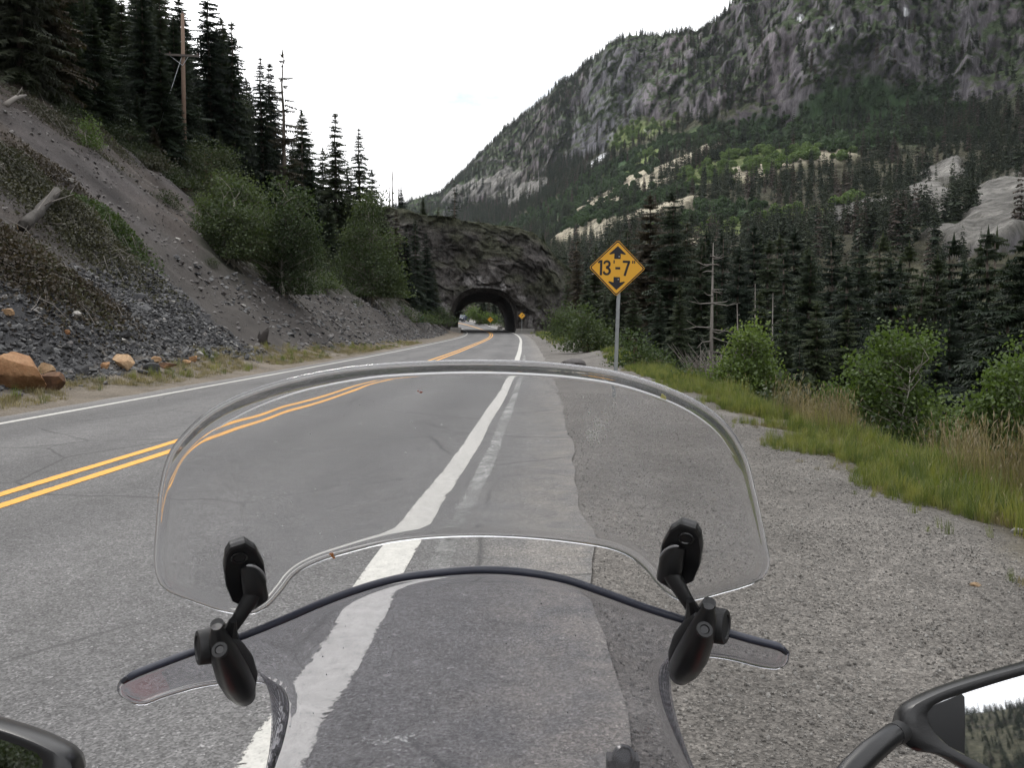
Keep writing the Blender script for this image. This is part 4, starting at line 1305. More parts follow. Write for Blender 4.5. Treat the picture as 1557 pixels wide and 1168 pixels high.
# ------------------------------------------------------------------ scattered stuff
def scatter(name, protos, P, rot, scl, idx, label=None, cat=None):
    """one object that draws a copy of a prototype mesh on each point"""
    me = bpy.data.meshes.new(name)
    me.vertices.add(len(P))
    me.vertices.foreach_set("co", np.asarray(P, float).ravel())
    for nm, typ, arr in (("rot", 'FLOAT_VECTOR', rot), ("scl", 'FLOAT_VECTOR', scl)):
        a = me.attributes.new(nm, typ, 'POINT')
        a.data.foreach_set("vector", np.asarray(arr, float).ravel())
    a = me.attributes.new("idx", 'INT', 'POINT')
    a.data.foreach_set("value", np.asarray(idx, np.int32))
    pc = bpy.data.collections.new(name + "_kinds")
    for i, pm in enumerate(protos):
        po = bpy.data.objects.new("%s_kind_%02d" % (name, i), pm)
        pc.objects.link(po)
    ob = link(name, me)
    ob['kind'] = 'stuff'
    if label:
        ob['label'] = label
    if cat:
        ob['category'] = cat
    g = bpy.data.node_groups.new(name + "_scatter", 'GeometryNodeTree')
    g.interface.new_socket("Geometry", in_out='INPUT', socket_type='NodeSocketGeometry')
    g.interface.new_socket("Geometry", in_out='OUTPUT', socket_type='NodeSocketGeometry')
    gi, go = g.nodes.new("NodeGroupInput"), g.nodes.new("NodeGroupOutput")
    ci = g.nodes.new("GeometryNodeCollectionInfo")
    ci.inputs["Collection"].default_value = pc
    ci.inputs["Separate Children"].default_value = True
    ci.inputs["Reset Children"].default_value = True
    ip = g.nodes.new("GeometryNodeInstanceOnPoints")
    ip.inputs["Pick Instance"].default_value = True
    for nm, typ, sock in (("rot", 'FLOAT_VECTOR', "Rotation"), ("scl", 'FLOAT_VECTOR', "Scale"), ("idx", 'INT', "Instance Index")):
        na = g.nodes.new("GeometryNodeInputNamedAttribute")
        na.data_type = typ
        na.inputs["Name"].default_value = nm
        g.links.new(next(s for s in na.outputs if s.enabled and s.name == "Attribute"), ip.inputs[sock])
    g.links.new(gi.outputs[0], ip.inputs["Points"])
    g.links.new(ci.outputs[0], ip.inputs["Instance"])
    g.links.new(ip.outputs[0], go.inputs[0])
    ob.modifiers.new("scatter", 'NODES').node_group = g
    return ob

# far forest on the valley walls
far = [tri_mesh("far_conifer", spruce_tris(300 + i, 10, Rm, 24, 7, 2, .02, .45, .6, .05), M_farspruce) for i, Rm in enumerate((1.7, 1.35, 1.1, 1.9))]
far.append(tri_mesh("far_dead_conifer", spruce_tris(310, 10, .8, 14, 4, 2, .15, .6, .3, .25), M_farspruce))
fr = np.random.default_rng(77)
far_b = []
for i in range(2):
    q = fr.normal(size=(420, 3)); q /= np.linalg.norm(q, axis=1)[:, None]
    q *= (fr.random(420) ** .3)[:, None] * np.array([2.6, 2.6, 2.4])
    LV, LF = leaf_quads(fr, q + np.array([0, 0, 2.4]), 1.0)
    far_b.append(mesh("far_broadleaf", LV, LF, leafmat("far_aspen_leaves" if i == 0 else "far_lime_leaves", [(.2, (.032, .058, .026)), (.8, (.052, .088, .036))] if i == 0 else [(.2, (.075, .12, .038)), (.8, (.12, .175, .052))], .05, .3)))  # lime copy: bright scrub, plus sunlight painted into its colour
far += far_b
a4 = MT * 0
P00 = np.stack([mx, my, mz], -1)
A1 = P00[1:, :-1] - P00[:-1, :-1]
A2 = P00[:-1, 1:] - P00[:-1, :-1]
hor = np.abs(A1[..., 0] * A2[..., 1] - A1[..., 1] * A2[..., 0])
st = steep[:-1, :-1]
kk_, aa_ = KK[:-1, :-1], AA[:-1, :-1]
cwf, rkk = cw[:-1, :-1], rk[:-1, :-1]
bare = np.maximum.reduce([TAN, GREY, SNOW, BRIGHT * .88, GREEN * .62])[:-1, :-1]
n1 = fbm(mx * .012, my * .012, mz * .012, 201, 3)[:-1, :-1]
dens = .025 * np.clip(1 - bare, 0, 1) * (1 - cwf * .15) * np.clip(1 - rkk * .86, 0, 1) * np.clip(.85 + 1.0 * n1, .12, 1.5)
dens = np.where((aa_ < 6.5) & (kk_ > 3.4), dens * 1.9 + .006 * sstep(-.1, .3, n1), dens)
dens = np.where(kk_ > 4.9, np.maximum(dens, .030), dens)
dens *= (kk_ > .12) & (kk_ < 5.25)
dens = np.where(aa_ > 13.2, np.where((aa_ > 15.5) & (aa_ < 20.5), dens * 1.3, dens * .3), dens)
dens = np.where((aa_ < 3.5) & (kk_ < 2.0), dens * .3, dens)
area3 = np.linalg.norm(np.cross(A1, A2), axis=-1)
hor = .55 * hor + .45 * np.minimum(area3, hor * 3)
lam = dens * hor * np.clip(.4 + 1.2 * (kk_ < 4) , .6, 1.0)
cnt = fr.poisson(np.clip(lam, 0, np.where(aa_ > 12.5, 90, 6)))
ii, jj = np.nonzero(cnt)
rep = cnt[ii, jj]
ii, jj = np.repeat(ii, rep), np.repeat(jj, rep)
s1, s2 = fr.random(len(ii))[:, None], fr.random(len(ii))[:, None]
PF = P00[ii, jj] + A1[ii, jj] * s1 + A2[ii, jj] * s2
PF[:, 2] -= .3
H = fr.uniform(.65, 1.45, len(ii)) * np.where(KK[ii, jj] > 4.2, 1.05, 1.35) * (1 + .2 * n1[ii, jj])
idx = fr.choice(5, len(ii), p=[.30, .29, .2, .13, .08])
rot = np.stack([fr.normal(size=len(ii)) * .03, fr.normal(size=len(ii)) * .03, fr.uniform(0, 6.28, len(ii))], 1)
scl = np.stack([H * fr.uniform(.8, 1.1, len(ii)), H * fr.uniform(.8, 1.1, len(ii)), H], 1)
# the same forest goes on down into the gorge beside and behind the camera
gn = 1500
gy_ = fr.uniform(-130, 120, gn)
gx_ = xc(gy_) + fr.uniform(16, 150, gn)
kp_ = (CX + F * gx_ / np.maximum(gy_, 1.0) > 1640) | (gy_ < 8)
gx_, gy_ = gx_[kp_], gy_[kp_]
ln_ = len(gx_)
hh = fr.uniform(.9, 1.8, ln_)
scatter("gorge_conifers", [SPR[q][0][0] for q in ('full', 'full2', 'slim', 'wide')], np.stack([gx_, gy_, G(gx_, gy_) - .3], 1), np.stack([0 * hh, 0 * hh, fr.uniform(0, 6.28, ln_)], 1),
        np.stack([hh, hh, hh], 1), fr.choice(4, ln_), "spruces going on down the gorge to the right of the picture", "forest")
scatter("far_conifers", far, PF, rot, scl, idx, "dark conifer forest covering the mountain's lower slopes and ledges", "forest")
print("far conifers", len(PF))
# green broadleaf scrub on the chutes and meadows
gm = np.maximum(GREEN, BRIGHT * .8)[:-1, :-1] * (kk_ > .2) * (kk_ < 5)
cnt = fr.poisson(np.clip(gm * area3 * .022, 0, 6))
ii, jj = np.nonzero(cnt)
rep = cnt[ii, jj]
ii, jj = np.repeat(ii, rep), np.repeat(jj, rep)
PB = P00[ii, jj] + A1[ii, jj] * fr.random(len(ii))[:, None] + A2[ii, jj] * fr.random(len(ii))[:, None]
sb = fr.uniform(.5, 1.5, len(ii))
isb = (BRIGHT[ii, jj] > GREEN[ii, jj])
scatter("aspen_scrub", far_b, PB, np.stack([0 * sb, 0 * sb, fr.uniform(0, 6.28, len(ii))], 1), np.stack([sb, sb, sb * fr.uniform(.7, 1.3, len(ii))], 1), isb.astype(int), "green aspen scrub in the chutes and meadows of the mountain", "scrub")
print("scrub", len(PB))
# undergrowth on the ridge crest and on the slope under the near trees
def undergrowth(name, N_, fx, fz, sc, label, protos):
    pass

# ------------------------------------------------------------------ grass
def tuft_mesh(seed, n, L, w, lean, spread, mat, heads=0.0, mhead=None):
    r = np.random.default_rng(seed)
    V, Fc, M = [], [], []
    for i in range(n):
        a = r.uniform(0, 6.28)
        bx, by = r.normal(size=2) * spread
        l = L * r.uniform(.5, 1.1)
        ln = lean * r.uniform(.2, 1.2) * l
        dx, dy = math.cos(a), math.sin(a)
        ww = w * r.uniform(.7, 1.2)
        px, py = -dy * ww, dx * ww
        k0 = len(V)
        V += [(bx - px, by - py, -.03), (bx + px, by + py, -.03), (bx + dx * ln * .35 - px * .8, by + dy * ln * .35 - py * .8, l * .6), (bx + dx * ln * .35 + px * .8, by + dy * ln * .35 + py * .8, l * .6), (bx + dx * ln, by + dy * ln, l * .95)]
        Fc += [(k0, k0 + 1, k0 + 3, k0 + 2), (k0 + 2, k0 + 3, k0 + 4)]
        M += [0, 0]
        if r.random() < heads:
            k0 = len(V)
            hx, hy, hz = bx + dx * ln * .9, by + dy * ln * .9, l * .86
            hw, hl = w * 2.6, L * .16
            V += [(hx, hy, hz), (hx - dy * hw, hy + dx * hw, hz + hl * .5), (hx + dx * hl * .25, hy + dy * hl * .25, hz + hl), (hx + dy * hw, hy - dx * hw, hz + hl * .5)]
            Fc += [(k0, k0 + 1, k0 + 2, k0 + 3)]
            M += [1]
    me = mesh("tuft", V, Fc, [mat, mhead or mat])
    me.polygons.foreach_set("material_index", np.array(M, np.int32))
    return me

M_grass = leafmat("fresh_grass", [(.25, (.082, .110, .032)), (.5, (.142, .175, .045)), (.8, (.225, .225, .075))], .8, .4, None, .75)
M_straw = leafmat("dry_grass_stalks", [(.25, (.13, .115, .062)), (.5, (.20, .168, .095)), (.8, (.30, .25, .15))], 1.4, .3, None, .75)
M_seed = leafmat("grass_seed_heads", [(.25, (.13, .105, .060)), (.8, (.26, .215, .13))], 1.4, .2)
G1 = [tuft_mesh(i, 34, .30, .0035, .45, .055, M_grass) for i in range(3)] + [tuft_mesh(9, 26, .42, .003, .35, .05, M_grass, .12, M_seed)]
G2 = [tuft_mesh(20 + i, 16, .80, .0026, .22, .07, M_straw, .75, M_seed) for i in range(3)]
G3 = [tuft_mesh(30 + i, 30, .13, .003, .8, .06, M_straw) for i in range(3)]

def band(n, y0, y1, e0, e1, thin=1.0, seed=1, near=2.0):
    r = np.random.default_rng(seed)
    y = y0 + (y1 - y0) * r.random(n) ** near
    e = r.uniform(e0, e1, n)
    x = xc(y) + 3.87 * halfk(y) + e
    keep = fbm(x * .6, y * .6, 0, seed, 3) > (-.38 if thin >= 1 else .05)
    edge = 3.62 + .9 * fbm(x * .7, y * .7, 0, 81, 3)
    keep &= (e > edge) | (r.random(n) < .03)
    x, y = x[keep], y[keep]
    return np.stack([x, y, G(x, y)], 1), r

P, r = band(16000, 1.5, 60, 3.1, 5.0, seed=301)
ee = P[:, 0] - xc(P[:, 1]) - 3.87
s = r.uniform(.45, 1.35, len(P)) * (1 + .4 * fbm(P[:, 0] * .8, P[:, 1] * .8, 0, 311, 2)) * (.40 + .34 * sstep(3.3, 4.4, ee)) * (1 - .22 * sstep(9, 5, P[:, 1]))
scatter("grass", G1 + G3, P, np.stack([r.normal(size=len(P)) * .1, r.normal(size=len(P)) * .1, r.uniform(0, 6.28, len(P))], 1), np.stack([s, s, s * r.uniform(.8, 1.3, len(P))], 1), np.where(fbm(P[:, 0] * .9, P[:, 1] * .9, 0, 312, 3) > .18, r.choice([0, 3, 4, 5, 6], len(P)), r.choice([0, 1, 2, 3, 0, 1, 2, 5], len(P))), "fresh green grass along the right edge of the gravel shoulder", "grass")
P2, r = band(9000, 60, 128, 1.9, 6.0, seed=302, near=1.0)
s = r.uniform(.8, 1.6, len(P2))
scatter("grass", G1, P2, np.stack([0 * s, 0 * s, r.uniform(0, 6.28, len(P2))], 1), np.stack([s * 1.6, s * 1.6, s], 1), r.choice(4, len(P2)), "green grass on the bank beside the road short of the tunnel", "grass")
P, r = band(1000, 4, 15, 4.5, 5.8, seed=303, near=1.3)
keep = fbm(P[:, 0] * .5, P[:, 1] * .5, 0, 304, 3) > .0
P = P[keep]
s = r.uniform(.40, 1.0, len(P))
scatter("dry_grass", G2, P, np.stack([r.normal(size=len(P)) * .12, r.normal(size=len(P)) * .12, r.uniform(0, 6.28, len(P))], 1), np.stack([s * 1.1, s * 1.1, s], 1), r.choice(3, len(P)), "tall dry grass with seed heads behind the green grass", "grass")
# straw on the left verge
r = np.random.default_rng(305)
n = 5200
y = 9 + 62 * r.random(n) ** 1.3
d = r.uniform(.95, 3.2, n)
x = xc(y) - 3.6 - d
keep = (fbm(x * .6, y * .6, 0, 306, 3) > -.12) & (d < 2.3 + .7 * r.random(n))
x, y = x[keep], y[keep]
s = r.uniform(.5, 1.2, len(x))
scatter("dry_grass", G3 + [G1[0]], np.stack([x, y, G(x, y)], 1), np.stack([r.normal(size=len(x)) * .15, r.normal(size=len(x)) * .15, r.uniform(0, 6.28, len(x))], 1), np.stack([s, s, s], 1), r.choice(4, len(x), p=[.32, .32, .31, .05]), "straw and weeds along the foot of the talus", "grass")
# leafy undergrowth below the near trees on both sides
ug = []
M_under = leafmat("dark_undergrowth_leaves", [(.25, (.022, .032, .016)), (.5, (.036, .050, .022)), (.8, (.062, .072, .034))], .35, .3)  # dark green leaves of the low bushes
for i in range(3):
    q = fr.normal(size=(460, 3)); q /= np.linalg.norm(q, axis=1)[:, None]
    q *= (fr.random(460) ** .4)[:, None] * np.array([.75, .75, .5])
    LV, LF = leaf_quads(fr, q + np.array([0, 0, .35]), .08)
    ug.append(mesh("bushlet", LV, LF, M_under))
r = np.random.default_rng(307)
n = 7500
y = r.uniform(-40, 140, n)
x = xc(y) + 3.6 + r.uniform(6.0, 26, n)
P = np.stack([x, y, G(x, y) - .05], 1)
n = 5000
y = r.uniform(36, 128, n)
x = xc(y) - 3.6 - r.uniform(6.5, 60, n)
keep = ~in_poly(x + .8 * r.normal(size=n), y + .8 * r.normal(size=n), SCREE) & ((left_d(x, y) > 9) | (r.random(n) < .1))
P = np.vstack([P, np.stack([x[keep], y[keep], G(x[keep], y[keep]) - .05], 1)])
n = 2600
y = r.uniform(-70, -6, n)
x = xc(y) - 3.6 - r.uniform(3.5, 40, n)
P = np.vstack([P, np.stack([x, y, G(x, y) - .05], 1)])
# on top of the rock ridge and beyond it
n = 1500
x = r.uniform(-26, 9, n)
t = r.random(n)
zt = np.interp(x, sx[::-1, 0], sx[::-1, 1])
P = np.vstack([P, np.stack([x, 139 + .32 * np.maximum(zt - 6, 0) + t * 8, zt - .4 - t * .4], 1)])
n = 1300
y = r.uniform(162, 300, n)
x = xc(y) + np.where(r.random(n) < .5, -1, 1) * (5.5 * halfk(y) + r.uniform(0, 26, n))
P = np.vstack([P, np.stack([x, y, G(x, y) - .05], 1)])
s = r.uniform(.45, 1.35, len(P))
scatter("undergrowth", ug, P, np.stack([0 * s, 0 * s, r.uniform(0, 6.28, len(P))], 1), np.stack([s, s, s * r.uniform(.6, 1.2, len(P))], 1), r.choice(3, len(P)), "low leafy undergrowth under the trees and along the ridge", "undergrowth")
leafy_px("willow_shrub", "pale green bushes seen through the tunnel beside the far road", "shrub", 728, 188, 466, [(718, 476, 12, 9, 0), (732, 482, 16, 9, 0), (748, 486, 14, 7, 0)], 91, 2200, .28, .04, M_aspen, M_twig, stems=3, low=.03, spread=.5, tips=30)
# trees seen through the tunnel
for u, vt, Y, kd, lb in ((735, 466, 196, 'wide', "dark conifer seen through the tunnel beyond its far mouth"), (752, 470, 205, 'full', "second conifer seen through the tunnel, right of the first")):
    x, y, H = by_px(u, vt, Y)
    spruce(x, y, max(H + 2.5, 5), kd, lb, wide=1.3)
# ================================================================== STONES
def stone_mesh(name, seed, mat, sub=2, flatten=(1, .8, .55), cut=7, smooth=False, rough=.05):
    """an angular block: a ball cut by random planes, then roughened"""
    r = np.random.default_rng(seed)
    bm = bmesh.new()
    bmesh.ops.create_icosphere(bm, subdivisions=sub, radius=1)
    V = np.array([v.co[:] for v in bm.verts])
    for i in range(cut):
        n = r.normal(size=3); n /= np.linalg.norm(n)
        h = r.uniform(.45, .8)
        d = V @ n - h
        V = V - np.where(d > 0, d, 0)[:, None] * n
    V = V * np.array(flatten) * r.uniform(.85, 1.15, 3)
    V = V * (1 + rough * fbm(V[:, 0] * 2.3, V[:, 1] * 2.3, V[:, 2] * 2.3, seed, 5, 2.2, .6)[:, None] * 2.6)
    Fc = [[v.index for v in f.verts] for f in bm.faces]
    bm.free()
    return mesh(name, V, Fc, mat, smooth)

def rockmat(name, stops, scale=2.0):
    k = N(name)
    o = k.obj()
    rnd = k.n("ObjectInfo").outputs["Random"]
    f = k.math('ADD', k.math('MULTIPLY', k.noise(o, scale, 6, .65), .55), k.math('MULTIPLY', rnd, .45))
    c = k.mix(1.0, k.ramp(f, stops), k.ramp(k.noise(o, scale * 9, 5, .7), [(.3, .75), (.7, 1.25)]), 'MULTIPLY')
    return k.done(k.pbr(Base_Color=c, Roughness=.88, Specular_IOR_Level=.3, Normal=k.bump(k.noise(o, scale * 5, 8, .7), .7, .04)))

M_shale = rockmat("dark_shale", [(.15, (.028, .028, .030)), (.42, (.062, .062, .065)), (.62, (.13, .13, .132)), (.85, (.27, .268, .265))])
M_pale = rockmat("pale_stone", [(.2, (.20, .19, .18)), (.8, (.36, .345, .32))])
M_scree = rockmat("scree_stone", [(.2, (.08, .073, .072)), (.55, (.15, .14, .136)), (.9, (.30, .285, .27))])
M_orange = rockmat("orange_sandstone", [(.25, (.085, .050, .032)), (.42, (.23, .115, .055)), (.55, (.34, .20, .105)), (.7, (.42, .285, .17)), (.9, (.52, .42, .30))], 2.6)
M_grave = rockmat("gravel_stone", [(.15, (.12, .112, .103)), (.45, (.26, .245, .228)), (.9, (.58, .56, .53))], 6)

sh = [stone_mesh("stone", 400 + i, M_shale, 1, (1, .75, .34), 6) for i in range(6)]
shp = [stone_mesh("stone", 420 + i, M_pale, 1, (1, .7, .4), 6) for i in range(2)]
r = np.random.default_rng(410)
def on_poly(n, poly, r):
    a = np.array(poly)
    P = r.uniform(a.min(0), a.max(0), (n * 4, 2))
    P = P[in_poly(P[:, 0], P[:, 1], poly)][:n]
    return P
talus = link("talus", None, loc=(0, 0, 0), kind='structure')
P = on_poly(150, SHALE, r)
for i, (x, y) in enumerate(P):
    s = r.uniform(.12, .25) * (1 + .5 * (r.random() < .08))
    ms = sh[r.integers(6)] if r.random() < .93 else shp[r.integers(2)]
    link("stone", ms, talus, (x, y, float(G(x, y)) + s * .12), (r.uniform(-.6, .6), r.uniform(-.3, 1.1), r.uniform(0, 6.28)), s)
P = on_poly(26000, SHALE, r)
P = P + r.normal(size=P.shape) * .3
P = P[left_d(P[:, 0], P[:, 1]) > 2.25]
s = .03 + .10 * r.random(len(P)) ** 2.2
scatter("talus_stones", sh + shp[:1], np.stack([P[:, 0], P[:, 1], G(P[:, 0], P[:, 1]) + s * .25], 1), r.uniform(-.9, .9, (len(P), 3)) + np.stack([0 * s, 0 * s, r.uniform(0, 6.28, len(P))], 1),
        np.stack([s, s, s], 1), r.choice(7, len(P), p=[.162] * 6 + [.028]), "broken dark shale covering the foot of the slope", "rubble")
sc = [stone_mesh("stone", 440 + i, M_scree, 1, (1, .8, .5), 6) for i in range(4)]
P = on_poly(26000, SCREE, r)
ln = r.random(len(P)) < .35
s = .022 + .13 * r.random(len(P)) ** 4.5
scatter("scree_stones", sc, np.stack([P[:, 0], P[:, 1], G(P[:, 0], P[:, 1]) + s * .2], 1), r.uniform(-.8, .8, (len(P), 3)) + np.stack([0 * s, 0 * s, r.uniform(0, 6.28, len(P))], 1),
        np.stack([s, s, s], 1), r.choice(4, len(P)), "loose stones lying on the bare scree slope", "stones")
# rubble along the toe further up the road
n = 3600
y = r.uniform(36, 118, n)
d = r.uniform(2.4, 7.5, n) ** 1.0
x = xc(y) - 3.6 - d
s = .05 + .16 * r.random(n) ** 2
scatter("roadside_rubble", sh + sc, np.stack([x, y, G(x, y) + s * .2], 1), r.uniform(-.8, .8, (n, 3)), np.stack([s, s, s], 1), r.choice(10, n), "dark broken rock along the toe of the slope further up the road", "rubble")
# gravel on the right shoulder
gv = [stone_mesh("pebble", 460 + i, M_grave, 1, (1, .8, .6), 5) for i in range(4)]
n = 60000
y = 1.0 + 17 * r.random(n) ** 1.8
e = .8 + 2.6 * r.random(n) ** .9
x = xc(y) + 3.87 + e + .25 * r.normal(size=n)
ok = (x - xc(y) - 4.70) > .05 + .11 * fbm(y * .9, 9.0, 0, 6, 4)
x, y = x[ok], y[ok]
s = .0030 + .0045 * r.random(len(x)) + .010 * r.random(len(x)) ** 10
scatter("gravel", gv, np.stack([x, y, G(x, y) + s * .2], 1), r.uniform(-3, 3, (len(x), 3)), np.stack([s, s, s], 1), r.choice(4, len(x)), "loose grey gravel of the right shoulder", "gravel")
# bigger pale stones at the gravel edge
for i, (u, v, s, mt) in enumerate(((1484, 898, .030, 0), (1510, 882, .022, 0), (1438, 878, .014, 0), (1398, 838, .02, 0), (1482, 872, .018, 0), (1545, 800, .075, 0), (1534, 893, .02, 0))):
    d = ray(u, v)
    t = 1.44 / -d[2]
    p = d * t
    stn = stone_mesh("pale_stone", 480 + i, M_pale if i != 0 else M_orange, 2, (1, .7, .5), 6)
    z = float(G(p[0], p[1]))
    thing("pale_stone", ("yellowish flat pebble on bare gravel right of the small grass tufts", "pale pebble beside the small grass tuft on the gravel", "tiny white pebble left of the small grass tuft",
                         "small pale pebble at the gravel edge below the grass band", "grey pebble between the two grass tufts on the gravel", "pale cream rock in the grass at the right edge of the picture", "pale pebble at the right edge of the gravel")[i],
          "stone", (p[0], p[1], z + s * .2), (0, 0, i * 1.3), s, me=stn)

# boulders at the foot of the talus
def boulder(u, v, w, hgt, seed, label, mat, rot=(0, 0, 0), fl=(1, .8, .8), sub=4, cut=9, cat="boulder"):
    """u, v: middle of its foot in the photograph; w, hgt: its picture size"""
    p = ground_hit(u, v)
    me = stone_mesh("boulder", seed, mat, sub, fl, cut, True, .035)
    V = np.empty(len(me.vertices) * 3)
    me.vertices.foreach_get("co", V)
    V = V.reshape(-1, 3) @ np.array(Matrix.Rotation(rot[2], 3, 'Z') @ Matrix.Rotation(rot[1], 3, 'Y') @ Matrix.Rotation(rot[0], 3, 'X')).T
    pxm = p[1] / F
    V[:, 0] = (V[:, 0] - V[:, 0].min()) / np.ptp(V[:, 0]) - .5
    V[:, 2] = (V[:, 2] - V[:, 2].min()) / np.ptp(V[:, 2])
    V[:, 0] *= w * pxm
    V[:, 1] *= w * pxm * .45
    V[:, 2] *= hgt * pxm * 1.12
    me.vertices.foreach_set("co", V.ravel())
    me.shade_smooth() if hasattr(me, "shade_smooth") else None
    me.set_sharp_from_angle(angle=R(28)) if hasattr(me, "set_sharp_from_angle") else None
    return thing("boulder", label, cat, (p[0], p[1], float(G(p[0], p[1])) - hgt * pxm * .10), me=me)

boulder(26, 592, 84, 56, 504, "largest orange boulder, tilted and overhanging at the left edge of the talus", M_orange, (0, .35, .3), (1, .8, .7))
boulder(79, 594, 38, 28, 503, "squat orange and white block right beside the largest boulder", M_orange, (0, 0, .8))
boulder(70, 572, 28, 20, 507, "pale block wedged behind the largest boulder", M_orange, (.3, 0, .2))
boulder(189, 562, 32, 23, 511, "rounded pale orange boulder standing alone on the verge before the talus", M_orange, (.2, .2, .5))
boulder(160, 563, 14, 12, 506, "small two-toned rock just left of the rounded pale boulder", M_orange)
boulder(229, 566, 28, 14, 512, "low blue grey rock right of the rounded pale boulder", M_shale, (0, 0, .4))
boulder(253, 560, 30, 9, 513, "flat orange slab lying at the verge", M_orange, (0, 0, .2))
boulder(236, 550, 18, 8, 514, "small orange slab behind the flat one", M_orange)
boulder(284, 555, 14, 8, 515, "little cream rock right of the flat orange slab", M_orange)
boulder(304, 543, 13, 9, 516, "pale cream rock at the right end of the verge stones", M_pale)
boulder(294, 550, 14, 9, 517, "ochre rock leaning on the pale cream one", M_orange)
boulder(125, 568, 20, 11, 518, "dark grey block at the talus foot between the orange boulders", M_shale)
boulder(117, 482, 15, 9, 519, "pale slab lying high on the dark talus", M_pale, (0, .4, .6))
boulder(103, 510, 9, 8, 520, "cream stone stranded halfway up the dark talus", M_orange)
boulder(12, 482, 20, 12, 521, "reddish brown rock at the left edge high on the talus", M_orange)
boulder(195, 382, 18, 7, 522, "flat pale slab on the bare scree right of the brush heap", M_pale)
boulder(270, 366, 10, 5, 523, "small white slab on the scree beside the aspen pair", M_pale)
boulder(38, 131, 13, 5, 524, "white stone on the topmost lip of the scree", M_pale)
boulder(106, 278, 14, 7, 525, "pale flat rock perched above the fallen log", M_pale)
boulder(872, 562, 40, 17, 526, "grey lichen rock half buried in the grass bank left of the sign", M_scree, (0, 0, .2))

M_logbark = flat("log_bark", (.062, .057, .052), .95, var=.6, scale=9, bump=.9, spec=.2)
# fallen log with a sawn end
p0, p1 = ground_hit(36, 358), ground_hit(87, 318) + np.array([0, 0, .35])
L = p1 - p0
t = thing("fallen_log", "weathered grey log with a sawn yellow end lying on the brush", "log", tuple(p0 + np.array([0, 0, .25])))
m = MB()
rl = np.random.default_rng(3)
pts = [L * q + rl.normal(size=3) * .02 for q in np.linspace(0, 1, 9)]
m.tube(pts, .165 * (1 - .22 * np.linspace(0, 1, 9)), 14)
m.V[-1] += .012 * rl.normal(size=m.V[-1].shape)
m.build("trunk", M_logbark, t, True)
mc = MB()
n_ = L / np.linalg.norm(L)
mc.lathe([(.0, 0.0), (.155, 0.0), (.16, .012), (.0, .0125)], -n_ * .014, -n_, 14)
mc.build("sawn_end", flat("sawn_wood", (.50, .36, .20), .8, var=.2, scale=20), t)
mb = MB()
for q in range(5):
    b0 = L * rl.uniform(.2, .9)
    d = rl.normal(size=3); d[2] = abs(d[2])
    mb.tube([b0, b0 + d * .25, b0 + d * .5], [.03, .02, .008], 5)
mb.build("branch_stubs", M_greybark, t)["kind"] = "stuff"
for i, (ua, va, ub, vb, lb, rd) in enumerate(((45, 112, 68, 165, "bleached branch slanting down the topmost scree bank", .05), (8, 160, 40, 152, "dark log lying across the top of the scree at the left edge", .14), (48, 118, 95, 150, "long bleached pole along the lip of the scree", .05),
                                               (100, 312, 112, 290, "white forked stick standing above the brush heap", .03), (118, 450, 126, 435, "thin pale stick poking out of the talus top", .02), (20, 378, 34, 392, "short grey stick among the russet brush", .03))):
    a, b = ground_hit(ua, va), ground_hit(ub, vb)
    m = MB()
    up = .25 if i != 3 else .1
    mid = (a + b) / 2 - a + np.array([0, 0, up])
    e = b - a + np.array([0, 0, up])
    m.tube([(0, 0, .02), mid, e], [rd, rd * .8, rd * .35], 7)
    m.tube([mid, mid + np.array([.25, .1, .5])], [rd * .4, rd * .1], 5)
    thing("fallen_branch", lb, "branch", tuple(a), me=m.mesh("fallen_branch", M_greybark, True))
# charred stump by the slope toe
p = ground_hit(399, 522)
m = MB()
m.tube([(0, 0, -.1), (.04, 0, .2), (.14, 0, .42), (.26, .02, .56)], [.24, .17, .13, .03], 9)
m.tube([(-.08, 0, 0), (-.12, 0, .3), (-.1, .02, .5)], [.12, .07, .01], 7)
m.tube([(.05, 0, .4), (.25, 0, .62)], [.06, .02], 6)
m.tube([(0, 0, .1), (.35, -.1, -.02)], [.08, .03], 6)
thing("tree_stump", "dark broken stump beside the bright green shrub at the slope toe", "stump", tuple(p), me=m.mesh("tree_stump", flat("charred_wood", (.035, .03, .027), .95, var=.4, scale=14), True))

# ================================================================== STREET FURNITURE
M_galv = flat("galvanised_steel", (.40, .42, .43), .45, .85, .15, 25)
M_signY = flat("yellow_sign_sheeting", (.78, .40, .035), .42, 0, .04, 6)
M_black = flat("black_sign_film", (.013, .014, .02), .45)
M_alu = flat("sign_back_aluminium", (.45, .45, .44), .5, .7, .1, 10)
M_wood = flat("weathered_pole_wood", (.19, .13, .095), .9, 0, .3, 6, bump=.4)
M_conc = flat("rough_concrete", (.22, .21, .195), .9, 0, .3, 5, bump=.5)
M_green = flat("green_sign_sheeting", (.01, .20, .12), .5)

def plate_outline(pts, depth, m, y=0.0, mm=0):
    """flat plate in the X-Z plane, facing -Y, with real thickness"""
    n = len(pts)
    V = [(x, y, z) for x, z in pts] + [(x, y + depth, z) for x, z in pts]
    Fc = [tuple(range(n)), tuple(range(2 * n - 1, n - 1, -1))] + [(i, i + n, (i + 1) % n + n, (i + 1) % n) for i in range(n)]
    return m.add(V, Fc, mm)

def rdiamond(h, rad, seg=6):
    out = []
    for k in range(4):
        a0 = math.pi / 2 * k
        c = (math.cos(a0) * (h - rad * 1.414), math.sin(a0) * (h - rad * 1.414))
        for q in range(seg + 1):
            a = a0 - math.pi / 4 + math.pi / 2 * q / seg
            out.append((c[0] + math.cos(a) * rad, c[1] + math.sin(a) * rad))
    return out

